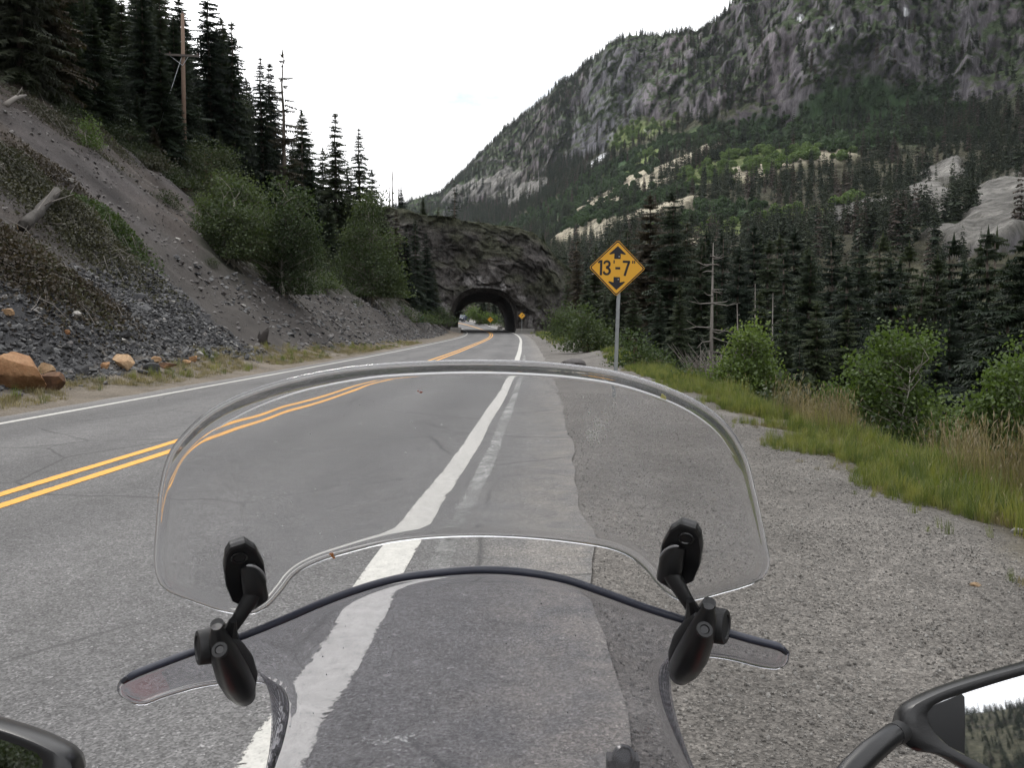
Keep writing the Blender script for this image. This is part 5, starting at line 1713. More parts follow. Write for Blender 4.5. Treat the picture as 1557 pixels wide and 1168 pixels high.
def frame(outer, inner, depth, m, y):
    n = len(outer)
    V = [(x, y, z) for x, z in outer] + [(x, y, z) for x, z in inner] + [(x, y + depth, z) for x, z in outer] + [(x, y + depth, z) for x, z in inner]
    Fc = []
    for i in range(n):
        j = (i + 1) % n
        Fc += [(i, j, n + j, n + i), (2 * n + i, 3 * n + i, 3 * n + j, 2 * n + j), (i, 2 * n + i, 2 * n + j, j), (n + i, n + j, 3 * n + j, 3 * n + i)]
    return m.add(V, Fc)

def text_mesh(txt, size, mat, bold=.012):
    cu = bpy.data.curves.new("lettering", 'FONT')
    cu.body = txt
    cu.size = size
    cu.extrude = .0015
    cu.offset = bold
    cu.align_x = 'CENTER'
    ob = bpy.data.objects.new("lettering_source", cu)
    COL.objects.link(ob)
    dg = bpy.context.evaluated_depsgraph_get()
    me = bpy.data.meshes.new_from_object(ob.evaluated_get(dg))
    bpy.data.objects.remove(ob)
    me.materials.clear()
    me.materials.append(mat)
    return me

SY = 16.6
H2 = .545          # half diagonal of the plate
pc = at(938.5, 407.5, SY)
px_, py_ = pc[0] - .02, SY + .05
zg = float(G(px_, py_))
sg = thing("clearance_sign", "yellow diamond sign reading 13'-7\" with two black arrows on a steel post", "road sign", (px_, py_, zg), (0, R(1.6), R(-3)))
zc = pc[2] - zg
cxo = pc[0] - px_ - zc * math.sin(R(1.6))
plate_outline(rdiamond(H2, .045), .004, (m := MB()), -.055)
m.V[-1] = m.V[-1] + np.array([cxo, 0, zc])
m.build("sign_plate", M_signY, sg)
m = MB()
frame(rdiamond(H2 - .014, .038), rdiamond(H2 - .042, .03), .002, m, -.0575)
m.V[-1] += np.array([cxo, 0, zc])
m.build("border", M_black, sg)
m = MB()
plate_outline(rdiamond(H2 - .002, .045), .003, m, -.0505)
m.V[-1] += np.array([cxo, 0, zc])
m.build("plate_back", M_alu, sg)
arr = [(0, .425), (.165, .27), (.14, .258), (.062, .278), (.062, .175), (-.062, .175), (-.062, .278), (-.14, .258), (-.165, .27)]
for sgn in (1, -1):
    m = MB()
    plate_outline([(x, z * sgn) for x, z in (arr if sgn > 0 else arr[::-1])], .002, m, -.0575)
    m.V[-1] += np.array([cxo, 0, zc])
    m.build("arrow", M_black, sg)
# figures drawn as strokes in the road-sign manner
def stroke(path, w, m):
    """flat ribbon along path (x, z)"""
    P = np.array(path, float)
    T = np.gradient(P, axis=0)
    T /= np.linalg.norm(T, axis=1)[:, None]
    Nn = np.stack([-T[:, 1], T[:, 0]], 1) * w / 2
    L_, R_ = P + Nn, P - Nn
    n = len(P)
    V = [(a, -.0575, b) for a, b in L_] + [(a, -.0575, b) for a, b in R_] + [(a, -.0555, b) for a, b in L_] + [(a, -.0555, b) for a, b in R_]
    Fc = []
    for i in range(n - 1):
        Fc += [(i, i + 1, n + i + 1, n + i), (2 * n + i, 3 * n + i, 3 * n + i + 1, 2 * n + i + 1), (i, 2 * n + i, 2 * n + i + 1, i + 1), (n + i, n + i + 1, 3 * n + i + 1, 3 * n + i)]
    Fc += [(0, n, 3 * n, 2 * n), (n - 1, 3 * n - 1, 4 * n - 1, 2 * n - 1)]
    m.add(V, Fc)

HT, WS = .295, .044
def digit(ch, x0):
    m = MB()
    b, t_ = -HT / 2, HT / 2
    if ch == '1':
        stroke([(x0 + .045, b), (x0 + .045, t_)], WS, m)
        stroke([(x0 - .012, t_ - .058), (x0 + .030, t_ - .012)], WS * .8, m)
    if ch == '3':
        w, rt, rb = .125, .066, .072
        P = [(x0 + .004, t_ - .055)] + [(x0 + w / 2 + math.cos(a) * w * .42, t_ - WS / 2 - rt + .012 + math.sin(a) * (rt - .012)) for a in np.linspace(R(165), R(-80), 14)] + [(x0 + .05, .006)]
        stroke(P, WS, m)
        P = [(x0 + .05, .006)] + [(x0 + w / 2 + math.cos(a) * w * .48, b + WS / 2 + rb - .01 + math.sin(a) * (rb - .01)) for a in np.linspace(R(80), R(-165), 14)] + [(x0 + .0, b + .058)]
        stroke(P, WS, m)
    if ch == '7':
        stroke([(x0, t_ - WS / 2), (x0 + .14, t_ - WS / 2)], WS, m)
        stroke([(x0 + .125, t_ - WS / 2), (x0 + .085, .0), (x0 + .045, b)], WS, m)
    if ch == '-':
        stroke([(x0, -.004), (x0 + .095, -.004)], WS, m)
    if ch == "'":
        stroke([(x0, t_ + .002), (x0, t_ - .06)], WS * .55, m)
    if ch == '"':
        stroke([(x0, t_ + .002), (x0, t_ - .055)], WS * .5, m)
        stroke([(x0 + .036, t_ + .002), (x0 + .036, t_ - .055)], WS * .5, m)
    m.V = [v + np.array([cxo, 0, zc]) for v in m.V]
    m.build("lettering", M_black, sg)

for ch, x0 in (('1', -.355), ('3', -.262), ("'", -.062), ('-', -.035), ('7', .105), ('"', .298)):
    digit(ch, x0)
m = MB()
m.box((0, 0, (zc + .30 - .5) / 2 - .02), (.046, .036, zc + .30 + .5))
m.box((-.026, .022, (zc + .30 - .5) / 2 - .02), (.022, .004, zc + .30 + .5))
m.box((.026, .022, (zc + .30 - .5) / 2 - .02), (.022, .004, zc + .30 + .5))
m.build("post", M_galv, sg)
m = MB()
for z in (zc + .22, zc - .22):
    m.lathe([(.014, 0), (.014, .006), (.006, .008)], (cxo * .4, -.056, z), (0, -1, 0), 8)
m.build("bolts", M_galv, sg)

def small_diamond(name, label, x, y, zc_, half, postlen=None):
    zg = float(G(x, y))
    t = thing(name, label, "road sign", (x, y, zg))
    m = MB(); plate_outline(rdiamond(half, half * .08, 3), .01, m, -.05); m.V[-1] += np.array([0, 0, zc_]); m.build("sign_plate", M_signY, t)
    m = MB(); frame(rdiamond(half * .96, half * .07, 3), rdiamond(half * .88, half * .05, 3), .004, m, -.054); m.V[-1] += np.array([0, 0, zc_]); m.build("border", M_black, t)
    m = MB()
    arr2 = [(-.05, -.45), (.06, -.45), (.06, .0), (.2, .1), (.2, -.02), (.42, .2), (.2, .42), (.2, .28), (-.05, .08)]
    plate_outline([(a * half, b * half) for a, b in arr2], .003, m, -.053); m.V[-1] += np.array([0, 0, zc_]); m.build("arrow", M_black, t)
    m = MB(); m.box((0, 0, zc_ / 2 - .2), (.06, .05, zc_ + .5)); m.build("post", M_galv, t)
    return t

p = at(745.5, 486, 172)
small_diamond("curve_sign", "small yellow diamond sign seen through the tunnel beyond its far mouth", p[0], 172, p[2] - float(G(p[0], 172)), .62)
p = at(793.5, 480, 129.2)
small_diamond("warning_sign", "small orange diamond sign on the rock right of the tunnel mouth", p[0], 129.2, p[2] - float(G(p[0], 129.2)), .55)
p = at(641, 486, 104)
t = thing("mile_marker", "small green marker on a post left of the road short of the tunnel", "road marker", (p[0], 104, float(G(p[0], 104))))
hz = p[2] - float(G(p[0], 104))
m = MB(); m.box((0, -.03, hz), (.42, .008, .75)); m.build("sign_plate", M_green, t)
m = MB(); m.box((0, 0, hz / 2), (.06, .04, hz + .5)); m.build("post", M_galv, t)

# low walls at the tunnel mouths
def low_wall(x, y, L_, h, rz, label, rows=2):
    zg = float(zr(y))
    t = thing("stone_wall", label, "wall", (x, y, zg - .05), (0, 0, rz))
    bw = L_ / 3
    for q in range(rows):
        for i in range(3):
            m = MB()
            m.box(((i - 1) * bw + (.12 if q % 2 else 0), random.uniform(-.03, .03), h / rows * (q + .5)), (bw - .05, .5 + random.uniform(-.05, .05), h / rows - .035))
            m.build("stone", M_conc, t)
    return t
low_wall((692.5 - CX) / 9.9, 129.6, 1.7, .95, R(10), "low pale stone wall at the left foot of the tunnel mouth")
low_wall((797 - CX) / 9.9, 129.4, 2.8, .75, R(-8), "low stone wall at the right foot of the tunnel mouth")
low_wall((760 - CX) / 8.0, 161, .9, .6, R(20), "short pale wall at the far end of the tunnel")

# utility pole
x, y = (288 - CX) / F * 68, 68.0
zt = at(288, 20, y)[2]
zg = float(G(x, y))
t = thing("utility_pole", "brown wooden utility pole with one crossarm on the left hillside", "utility pole", (x, y, zg), (0, R(.7), R(6)))
h = zt - zg
m = MB(); m.tube([(0, 0, -.6), (0, 0, h * .5), (0, 0, h)], [.19, .165, .13], 10); m.build("pole", M_wood, t, True)
za = at(288, 85, y)[2] - zg
m = MB(); m.box((-.25, -.2, za), (3.0, .12, .16)); m.build("crossarm", flat("crossarm_wood", (.11, .095, .085), .9, 0, .2, 8), t)
m = MB()
for sx_ in (-1, 1):
    m.tube([(-.25 + sx_ * .7, -.2, za - .06), (0, -.16, za - .75)], .025, 5)
m.build("braces", M_galv, t)
M_por = flat("brown_porcelain", (.09, .055, .04), .2)
for xo in (-1.65, -.95, 1.15):
    m = MB(); m.lathe([(.02, 0), (.055, .03), (.04, .07), (.06, .10), (.03, .16)], (xo, -.2, za + .08), (0, 0, 1), 9); m.build("insulator", M_por, t)
m = MB(); m.lathe([(.02, 0), (.06, .03), (.04, .08), (.065, .12), (.03, .2)], (0, 0, h), (0, 0, 1), 9); m.build("insulator", M_por, t)
a = np.array(ground_hit(227, 222)) - np.array([x, y, zg])
m = MB(); m.tube([(0, 0, za + .3), tuple(a)], .018, 4); m.build("guy_wire", M_galv, t)

# car beyond the tunnel
def make_car(loc, rz, label):
    t = thing("parked_suv", label, "car", loc, (0, 0, rz))
    paintm = flat("dark_blue_car_paint", (.035, .045, .075), .25, 0, 0)
    glass = flat("car_window_glass", (.08, .10, .12), .08)
    tyre = flat("tyre_rubber", (.02, .02, .02), .85)
    rim = flat("wheel_rim_alloy", (.5, .5, .5), .35, .9)
    lamp = flat("headlight_lens", (.85, .85, .8), .1)
    def sect(y, zs, hw0, hw1, z0):
        return np.array([(-hw0, y, z0), (-hw0 * 1.02, y, z0 + (zs - z0) * .5), (-hw1, y, zs - .06), (-hw1 * .85, y, zs), (hw1 * .85, y, zs), (hw1, y, zs - .06), (hw0 * 1.02, y, z0 + (zs - z0) * .5), (hw0, y, z0)])
    m = MB()
    m.rings([sect(-2.25, .85, .80, .74, .42), sect(-2.15, .98, .90, .84, .30), sect(-1.0, 1.08, .93, .88, .26), sect(1.6, 1.10, .93, .88, .26), sect(2.2, 1.05, .92, .86, .30), sect(2.3, .9, .86, .80, .40)])
    m.build("body", paintm, t, True)
    m = MB()
    m.rings([sect(-1.0, 1.12, .84, .82, 1.06), sect(-.35, 1.68, .82, .66, 1.06), sect(1.6, 1.72, .82, .66, 1.06), sect(2.15, 1.12, .82, .8, 1.06)])
    m.build("cabin_roof", paintm, t, True)
    m = MB(); V = [(-.72, -1.0, 1.14), (.72, -1.0, 1.14), (.60, -.42, 1.62), (-.60, -.42, 1.62)]
    m.add([(a, b - .03, c) for a, b, c in V] + [(a, b - .015, c) for a, b, c in V], [(0, 1, 2, 3), (7, 6, 5, 4), (0, 4, 5, 1), (1, 5, 6, 2), (2, 6, 7, 3), (3, 7, 4, 0)]); m.build("windscreen", glass, t)
    for s_ in (-1, 1):
        m = MB(); V = [(s_ * .855, -.75, 1.14), (s_ * .855, 1.95, 1.14), (s_ * .70, 1.6, 1.62), (s_ * .70, -.3, 1.62)]
        m.add(V + [(a + s_ * .02, b, c) for a, b, c in V], [(0, 1, 2, 3), (7, 6, 5, 4), (0, 4, 5, 1), (1, 5, 6, 2), (2, 6, 7, 3), (3, 7, 4, 0)]); m.build("window", glass, t)
        m = MB(); m.box((s_ * .62, -2.24, .82), (.34, .08, .16)); m.build("headlight", lamp, t)
        for yy in (-1.4, 1.4):
            m = MB(); m.lathe([(.20, -.11), (.34, -.11), (.36, 0), (.34, .11), (.20, .11)], (s_ * .84, yy, .36), (1, 0, 0), 18); w = m.build("wheel", tyre, t, True)
            m = MB(); m.lathe([(.19, -.02), (.18, .02), (.05, .03)], (s_ * .95, yy, .36), (s_, 0, 0), 12); m.build("rim", rim, w)
    m = MB(); m.box((0, -2.28, .52), (1.5, .08, .2)); m.build("bumper", tyre, t)
    return t
x, y = (704.5 - CX) / F * 212, 212
make_car((x, y, float(zr(y)) + .0), R(-18), "dark blue SUV driving toward the camera, seen small through the tunnel")
# ================================================================== MOTORCYCLE
XB = (703 - CX) / F * .62                 # middle plane of the motorcycle

def acrylic(name, tint, haze, hz):
    """clear plastic with a film of dust and fine scratches"""
    k = N(name)
    o = k.obj()
    g = k.n("BsdfGlass", {"Color": tint, "Roughness": 0.0, "IOR": 1.49}).outputs[0]
    d = k.n("BsdfDiffuse", {"Color": (.62, .62, .63)}).outputs[0]
    tl = k.n("BsdfTranslucent", {"Color": (.62, .62, .63)}).outputs[0]
    dd = k.n("AddShader", {0: d, 1: tl}).outputs[0] if False else k.n("MixShader", {0: .5, 1: d, 2: tl}).outputs[0]
    n1 = k.noise(o, 14, 5, .6)
    n2 = k.noise(k.mapping(o, (1, 1, .3)), 70, 6, .7)
    sp = k.n("TexVoronoi", {"Vector": o, "Scale": 190.0}).outputs["Distance"]
    speck = k.math('MULTIPLY', k.ramp(sp, [(.05, 1.0), (.085, 0.0)]), k.ramp(k.noise(o, 23, 3), [(.52, 0.0), (.64, 1.0)]))
    f = k.math('MULTIPLY', k.math('MULTIPLY', k.ramp(n1, [(.3, .45), (.7, 1.5)]), k.ramp(n2, [(.3, .6), (.7, 1.35)])), haze)
    f = k.math('ADD', f, k.math('MULTIPLY', speck, .10))
    return k.done(k.n("MixShader", {0: f, 1: g, 2: dd}).outputs[0])

M_clear = acrylic("clear_acrylic", (.955, .955, .96), .085, 0)
M_rim = acrylic("polished_acrylic_edge", (.94, .94, .95), .13, 0)
M_edge_glint = flat("painted_edge_glint", (.90, .90, .91), .3)  # near-white colour that paints the sky glint on the deflector edge
M_screen = acrylic("tinted_acrylic", (.87, .87, .895), .075, 0)
M_rubber = flat("dark_navy_edge_trim", (.030, .033, .050), .42, 0, .25, 220)
M_plastic = flat("black_satin_plastic", (.011, .011, .012), .34, 0, .25, 300, bump=.08)
M_gloss = flat("black_gloss_plastic", (.010, .010, .011), .18)
M_matt = flat("matt_black_plastic", (.016, .016, .017), .6, 0, .2, 300, bump=.1)
M_lip_glint = flat("lip_glint_grey", (.30, .30, .31), .3)  # pale grey is a highlight painted on the lever lip
M_redp = flat("red_bodywork_paint", (.42, .018, .02), .22)
M_steel = flat("machined_steel", (.5, .5, .5), .3, 1.0)
M_mirror = flat("mirror_glass", (.86, .87, .88), .015, 1.0)
M_tyre = flat("tyre", (.018, .018, .018), .85, 0, .2, 60)
M_seat = flat("black_seat_vinyl", (.018, .018, .018), .6, 0, .2, 90, bump=.2)

bike = thing("motorcycle", "motorcycle seen from the saddle with a clear windscreen, clip-on deflector and black mirrors", "motorcycle", (XB, 0, 0.0))
def bpart(m, name, mat, parent=None, smooth=True, off=True):
    """parts are modelled in scene coordinates and carried by the motorcycle"""
    V = np.vstack(m.V) - np.array([XB, 0, 0])
    me = mesh(name, V, m.F, mat, smooth)
    if smooth and hasattr(me, "set_sharp_from_angle"):
        me.set_sharp_from_angle(angle=R(38))
    return link(name, me, parent or bike)

def ydef(x, z):
    return .650 - .62 * (z - 1.30) - 1.35 * (x - XB) ** 2
def yscr(x, z):
    a = np.abs(x - XB)
    return .655 - .74 * (z - 1.217) - 1.1 * a ** 2 + .013 * np.exp(-((a - .155) / .040) ** 2) * sstep(1.21, 1.10, z)

def on_surf(P, ys_):
    """points of the surface y = ys(x, z) seen at picture places P"""
    P = np.asarray(P, float)
    a, b = (P[..., 0] - CX) / F, (CY - P[..., 1]) / F
    d = np.stack([a, CP + SP * b, -SP + CP * b], -1)
    lo, hi = np.full(a.shape, .2), np.full(a.shape, 1.6)
    for _ in range(40):
        t = (lo + hi) / 2
        f = d[..., 1] * t - ys_(d[..., 0] * t, d[..., 2] * t + CAMZ)
        hi = np.where(f > 0, t, hi)
        lo = np.where(f > 0, lo, t)
    Q = d * ((lo + hi) / 2)[..., None]
    Q[..., 2] += CAMZ
    return Q

def surf_n(Q, ys_):
    e = 1e-4
    dx = (ys_(Q[..., 0] + e, Q[..., 2]) - ys_(Q[..., 0] - e, Q[..., 2])) / (2 * e)
    dz = (ys_(Q[..., 0], Q[..., 2] + e) - ys_(Q[..., 0], Q[..., 2] - e)) / (2 * e)
    n = np.stack([-dx, np.ones_like(dx), -dz], -1)
    return n / np.linalg.norm(n, axis=-1)[..., None]

def sheet(name, top, bot, ys_, thick, bead, nu, nv, mat, wave=0.0, seed=0, rim=None):
    """curved transparent sheet between two outline curves, with real thickness and a rounded rim"""
    A, B = crom(top, nu), crom(bot, nu)
    # clustered rows so that the rim profile stays narrow
    t = np.concatenate([[0, .012, .026, .045], np.linspace(.07, .93, nv), [.955, .974, .988, 1]])
    s_ = np.linspace(0, 1, nu)
    G2_ = A[None] * (1 - t)[:, None, None] + B[None] * t[:, None, None]
    Q = on_surf(G2_, ys_)
    n = surf_n(Q, ys_)
    nt = len(t)
    dist = np.full((nt, nu), 1e9)
    bd = np.vstack([Q[0], Q[-1], Q[:, 0], Q[:, -1]])
    for q in range(0, len(bd), 40):
        dist = np.minimum(dist, np.min(np.linalg.norm(Q[:, :, None] - bd[None, None, q:q + 40], axis=-1), axis=-1))
    prof = thick / 2 + (bead - thick) / 2 * np.exp(-(dist / .0035) ** 2)
    wv = wave * (fbm(Q[..., 0] * 22, Q[..., 2] * 16, 0, seed, 2)) if wave else 0
    fr_, bk = Q + n * (prof + wv)[..., None], Q - n * prof[..., None]
    def loop(M_):
        return np.vstack([M_[0, :], M_[1:, -1], M_[-1, -2::-1], M_[-2:0:-1, 0]])
    m = MB()
    gf = grid_faces(nt, nu)
    m.add(bk.reshape(-1, 3), gf)
    m.add(fr_.reshape(-1, 3), gf[:, ::-1])
    idx = np.arange(nt * nu).reshape(nt, nu)
    li = loop(idx[..., None])[:, 0]
    cl = loop(Q)
    nl = loop(n)
    tang = np.roll(cl, -1, 0) - np.roll(cl, 1, 0)
    out = np.cross(tang, nl)
    out /= np.linalg.norm(out, axis=1)[:, None] + 1e-12
    cen = Q.reshape(-1, 3).mean(0)
    # outward side: away from the sheet's own neighbouring interior points
    if np.mean(np.sum(out * (cl - cen), 1)) < 0:
        out = -out
    K = len(li)
    prev = list(li)
    nf = nt * nu
    rb = loop(prof[..., None])[:, 0]
    V_, Fc_ = [], []
    segs = 5
    base = m.n
    for q in range(1, segs):
        a = math.pi * q / segs
        V_.append(cl + nl * (-math.cos(a) * rb)[:, None] + out * (math.sin(a) * rb)[:, None])
    m.add(np.vstack(V_), [])
    if rim is not None:       # the polished edge looks milky
        near_ = (dist < .0042).ravel()
        for i_, f_ in enumerate(m.F):
            if all(near_[q_ % nf] for q_ in f_):
                m.M[i_] = 1
    ringsI = [list(li)] + [[base + q * K + i for i in range(K)] for q in range(segs - 1)] + [[nf + i for i in li]]
    for q in range(len(ringsI) - 1):
        for i in range(K):
            j = (i + 1) % K
            m.F.append((ringsI[q][i], ringsI[q][j], ringsI[q + 1][j], ringsI[q + 1][i]))
            m.M.append(0 if rim is None else 1)
    V = np.vstack(m.V) - np.array([XB, 0, 0])
    bm = bmesh.new()
    me = mesh(name, V, m.F, [mat] if rim is None else [mat, rim], True)
    me.polygons.foreach_set('material_index', np.array(m.M, np.int32))
    bm.from_mesh(me)
    bmesh.ops.recalc_face_normals(bm, faces=bm.faces)
    bm.to_mesh(me)
    bm.free()
    me.polygons.foreach_set("use_smooth", np.ones(len(me.polygons), bool))
    return link(name, me, bike), Q, n

DTOP = [(262, 899), (246, 884), (239, 855), (242, 800), (248, 740), (260, 695), (280, 665), (318, 630), (370, 603), (440, 580), (520, 564), (600, 556), (700, 552), (790, 553), (860, 558), (930, 568), (1000, 588), (1060, 615),
        (1102, 648), (1130, 695), (1146, 755), (1160, 820), (1166, 855), (1157, 876), (1140, 886)]
DBOT = [(282, 907), (310, 917), (345, 928), (380, 931), (405, 920), (425, 898), (445, 873), (475, 855), (520, 840), (600, 821), (700, 813), (800, 815), (900, 826), (950, 839), (982, 862), (1004, 888), (1026, 906), (1045, 911), (1075, 905), (1100, 898), (1122, 892)]
defl, DQ, DN = sheet("wind_deflector", DTOP, DBOT, ydef, 0.0032, .0048, 150, 40, M_clear, .00012, 3, M_rim)
STOP = [(183, 1049), (186, 1038), (205, 1026), (250, 1008), (310, 986), (370, 967), (430, 943), (490, 917), (550, 895), (610, 879), (680, 870), (740, 867), (800, 871), (860, 882), (920, 902), (980, 924), (1040, 943), (1100, 961), (1150, 975), (1184, 984), (1196, 994)]
SBOT = [(187, 1056), (214, 1069), (250, 1057), (300, 1043), (350, 1036), (395, 1035), (422, 1041), (436, 1054), (439, 1080), (430, 1125), (415, 1170), (400, 1215), (392, 1250), (430, 1268), (550, 1275), (720, 1278), (900, 1275), (1030, 1268),
        (1080, 1250), (1068, 1210), (1050, 1165), (1025, 1110), (1008, 1065), (1002, 1030), (1008, 1008), (1030, 999), (1065, 995), (1110, 1000), (1155, 1011), (1182, 1014), (1194, 1005)]
# white tube that paints the sky glint along the deflector's upper edge
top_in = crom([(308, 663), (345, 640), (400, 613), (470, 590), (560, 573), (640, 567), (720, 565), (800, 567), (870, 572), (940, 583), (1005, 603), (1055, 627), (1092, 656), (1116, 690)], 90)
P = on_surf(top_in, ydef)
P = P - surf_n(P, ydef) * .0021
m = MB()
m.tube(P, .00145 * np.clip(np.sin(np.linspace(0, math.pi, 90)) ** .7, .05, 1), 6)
bpart(m, "edge_glint", M_edge_glint, defl)
scrn, SQ, SN_ = sheet("windscreen", STOP, SBOT, yscr, .0040, .0050, 170, 46, M_screen, .00010, 8)
# dark rubber trim along the upper edge
P = on_surf(crom(STOP[1:], 130), yscr)
n = surf_n(P, yscr)
m = MB()
m.tube(P, np.concatenate([[.0012, .0022], np.full(126, .0031), [.0024, .0012]]), 10)
bpart(m, "edge_trim", M_rubber)

def onto(u, v, ys_, off):
    q = on_surf(np.array([[u, v]]), ys_)
    return (q - surf_n(q, ys_) * off)[0]

def pad_prism(m, outline, ys_, o0, o1, bev=.0012):
    P = on_surf(np.array([a * (1 - t_) + b * t_ for a, b in zip(np.array(outline, float), np.roll(np.array(outline, float), -1, 0)) for t_ in (0, .15, .5, .85)]), ys_)
    n = surf_n(P, ys_).mean(0)
    n /= np.linalg.norm(n)
    c = P.mean(0)
    sh_ = lambda Q_, k_: c + (Q_ - c) * k_
    m.rings([P - n * o0, P - n * (o1 - bev), sh_(P, .95) - n * o1])
    return n

def clamp(mirror_u, dv=0):
    """bracket that holds the deflector on the windscreen; mirror_u maps the left one onto the right one"""
    f = mirror_u
    w = lambda u, v: f(u, v)
    # hexagonal pad on the deflector
    m = MB()
    pad = [(342, 838), (349, 826), (371, 819), (388, 830), (400, 852), (404, 878), (401, 898), (391, 914), (376, 919), (352, 908), (342, 884), (339, 860)]
    nrm = pad_prism(m, [w(*q) for q in pad], ydef, -.004, .0065)
    body = bpart(m, "clamp_pad", M_plastic)
    c = onto(*w(362, 839), ydef, .0062)
    m = MB()
    q = Vector((0, 0, 1)).rotation_difference(Vector(-nrm)).to_matrix()
    pts = [np.array(c) + np.array(q @ Vector((.0058 * math.cos(a), .0050 * math.sin(a), .0012))) for a in np.linspace(0, 2 * math.pi, 25)]
    m.tube(pts, .0011, 6, caps=False)
    bpart(m, "clamp_ring", M_gloss, body)
    m = MB()
    m.lathe([(.0048, 0), (.0046, .0008), (.002, .0012)], c, -nrm, 20)
    bpart(m, "clamp_screw", M_matt, body)
    # lever with a rounded lip below the ring; the lip's grey paints a highlight
    m = MB()
    L0, L1 = onto(*w(384, 872), ydef, .004), onto(*w(352, 896), ydef, .016)
    m.tube([onto(*w(374, 852), ydef, .006), onto(*w(382, 868), ydef, .012), onto(*w(386, 890), ydef, .013), onto(*w(380, 912), ydef, .006)], [.006, .0095, .0098, .006], 14, flat=.8)
    bpart(m, "clamp_lever", M_plastic, body)
    m = MB()
    ce = onto(*w(376, 874), ydef, .0095)
    arcp = [onto(*w(376 + 25 * math.cos(a), 872 - 25 * math.sin(a)), ydef, .0098) for a in np.linspace(R(100), R(5), 12)]
    m.tube(arcp, np.array([.0004] + [.0011] * 10 + [.0004]), 6)
    bpart(m, "lever_lip_glint", M_lip_glint, body)
    # arm down to the hinge
    a0, a1, a2 = onto(*w(382, 884), ydef, .014), onto(*w(360, 904), ydef, .022), onto(*w(343, 922), ydef, .026)
    m = MB()
    m.tube([a0, a1, a2], [.0074, .0056, .0048], 12)
    m.tube([onto(*w(345, 902), ydef, .030), onto(*w(340, 920), ydef, .030), onto(*w(346, 946), ydef, .026)], [.0030, .0060, .0058], 8)
    bpart(m, "clamp_arm", M_plastic, body)
    # knurled knob on the outer side
    k0, k1 = onto(*w(326, 944), ydef, .026), onto(*w(291, 949), ydef, .026)
    ax = (k1 - k0) / np.linalg.norm(k1 - k0)
    L_ = np.linalg.norm(k1 - k0)
    m = MB()
    m.lathe([(.0100, 0), (.0136, .0008), (.0138, L_ * .5), (.0136, L_ * .93), (.0128, L_), (.0095, L_ + .0004), (.009, L_ - .001)], k0, ax, 64)
    kv = m.V[-1]
    axis_ = np.array(ax)
    for q_ in range(len(kv)):
        rel = kv[q_] - k0
        al = np.dot(rel, axis_)
        if .001 < al < L_ * .97 and np.linalg.norm(rel - al * axis_) > .012 and q_ % 2:
            kv[q_] = k0 + al * axis_ + (rel - al * axis_) * .965
    bpart(m, "clamp_knob", M_matt, body)
    # jaw gripping the windscreen
    m = MB()
    path = [(327, 934), (329, 946), (336, 968), (346, 995), (357, 1020), (365, 1038), (369, 1046)]
    radp = np.array([9, 17, 25, 30, 29, 21, 8]) / F * .57
    m.tube([onto(*w(u, v), yscr, .020 - .0045 * abs(i - 3) * .6) for i, (u, v) in enumerate(path)], radp, 20, flat=.95)
    jaw = bpart(m, "clamp_jaw", M_plastic)
    m = MB()
    path = [(344, 950), (352, 968), (362, 990), (371, 1012), (377, 1030)]
    m.tube([onto(*w(u, v), yscr, .011) for u, v in path], np.array([6, 17, 22, 19, 8]) / F * .58, 16)
    bpart(m, "jaw_ridge", M_matt, jaw)
    m = MB()
    path = [(322, 956), (327, 978), (336, 1000), (346, 1022), (352, 1034)]
    m.tube([onto(*w(u, v), yscr, .012) for u, v in path], np.array([5, 14, 17, 15, 6]) / F * .57, 14)
    bpart(m, "jaw_ridge", M_matt, jaw)
    b0 = onto(*w(328, 940), yscr, .030)
    m = MB()
    m.lathe([(.0044, -.004), (.0060, 0), (.0060, .002), (.0036, .0022), (.0034, -.001)], b0, (f(1, 0)[0] - f(0, 0)[0]) * np.array([-.1, 0, 0]) + np.array([0, -.75, .65]), 18)
    bpart(m, "jaw_socket", M_matt, jaw)
    m = MB()
    m.lathe([(.0030, 0), (.0030, .0004)], b0 + np.array([0, -.00085, .0007]), (0, -.75, .65), 14)
    bpart(m, "jaw_hole", M_gloss, jaw)
    # inner jaw on the far side of the sheet
    m = MB()
    m.tube([onto(*w(u, v), yscr, -.007) for u, v in ((332, 960), (344, 990), (356, 1020))], np.array([12, 22, 14]) / F * .58, 12)
    bpart(m, "jaw_back", M_plastic, jaw)

clamp(lambda u, v: (u, v))
clamp(lambda u, v: (1408 - u + (v - 940) * .035 * 0, v - 30 + (870 - v) * .02))

# dirt on the deflector
def specks(name, lst, mat, ys_, seed):
    r = np.random.default_rng(seed)
    m = MB()
    for u, v, a, b in lst:
        ang = r.uniform(0, 6.28)
        pts = [(u + a * (1 + .3 * r.normal()) * math.cos(t_ + ang), v + b * (1 + .3 * r.normal()) * math.sin(t_ + ang)) for t_ in np.linspace(0, 2 * math.pi, 7)[:-1]]
        P_ = np.array([onto(x, y, ys_, .0021) for x, y in pts])
        Q_ = np.array([onto(x, y, ys_, .0025) for x, y in pts])
        m.rings([P_, Q_])
    o_ = bpart(m, name, mat, defl if ys_ is ydef else scrn, False)
    return o_
r = np.random.default_rng(17)
M_drop = flat("dried_splash", (.80, .80, .78), .8)
lst = []
for i in range(70):
    q = r.random()
    u, v = 893 + 26 * q + r.normal() * 4, 668 - 44 * r.random() ** 1.5 + r.normal() * 3
    lst.append((u, v, r.uniform(.4, 1.3), r.uniform(.6, 3.0)))
for i in range(18):
    lst.append((934 + r.normal() * 2, 590 + 30 * r.random(), r.uniform(.4, .9), r.uniform(.6, 2)))
for i in range(10):
    lst.append((r.uniform(885, 930), r.uniform(585, 640), .6, 1.1))
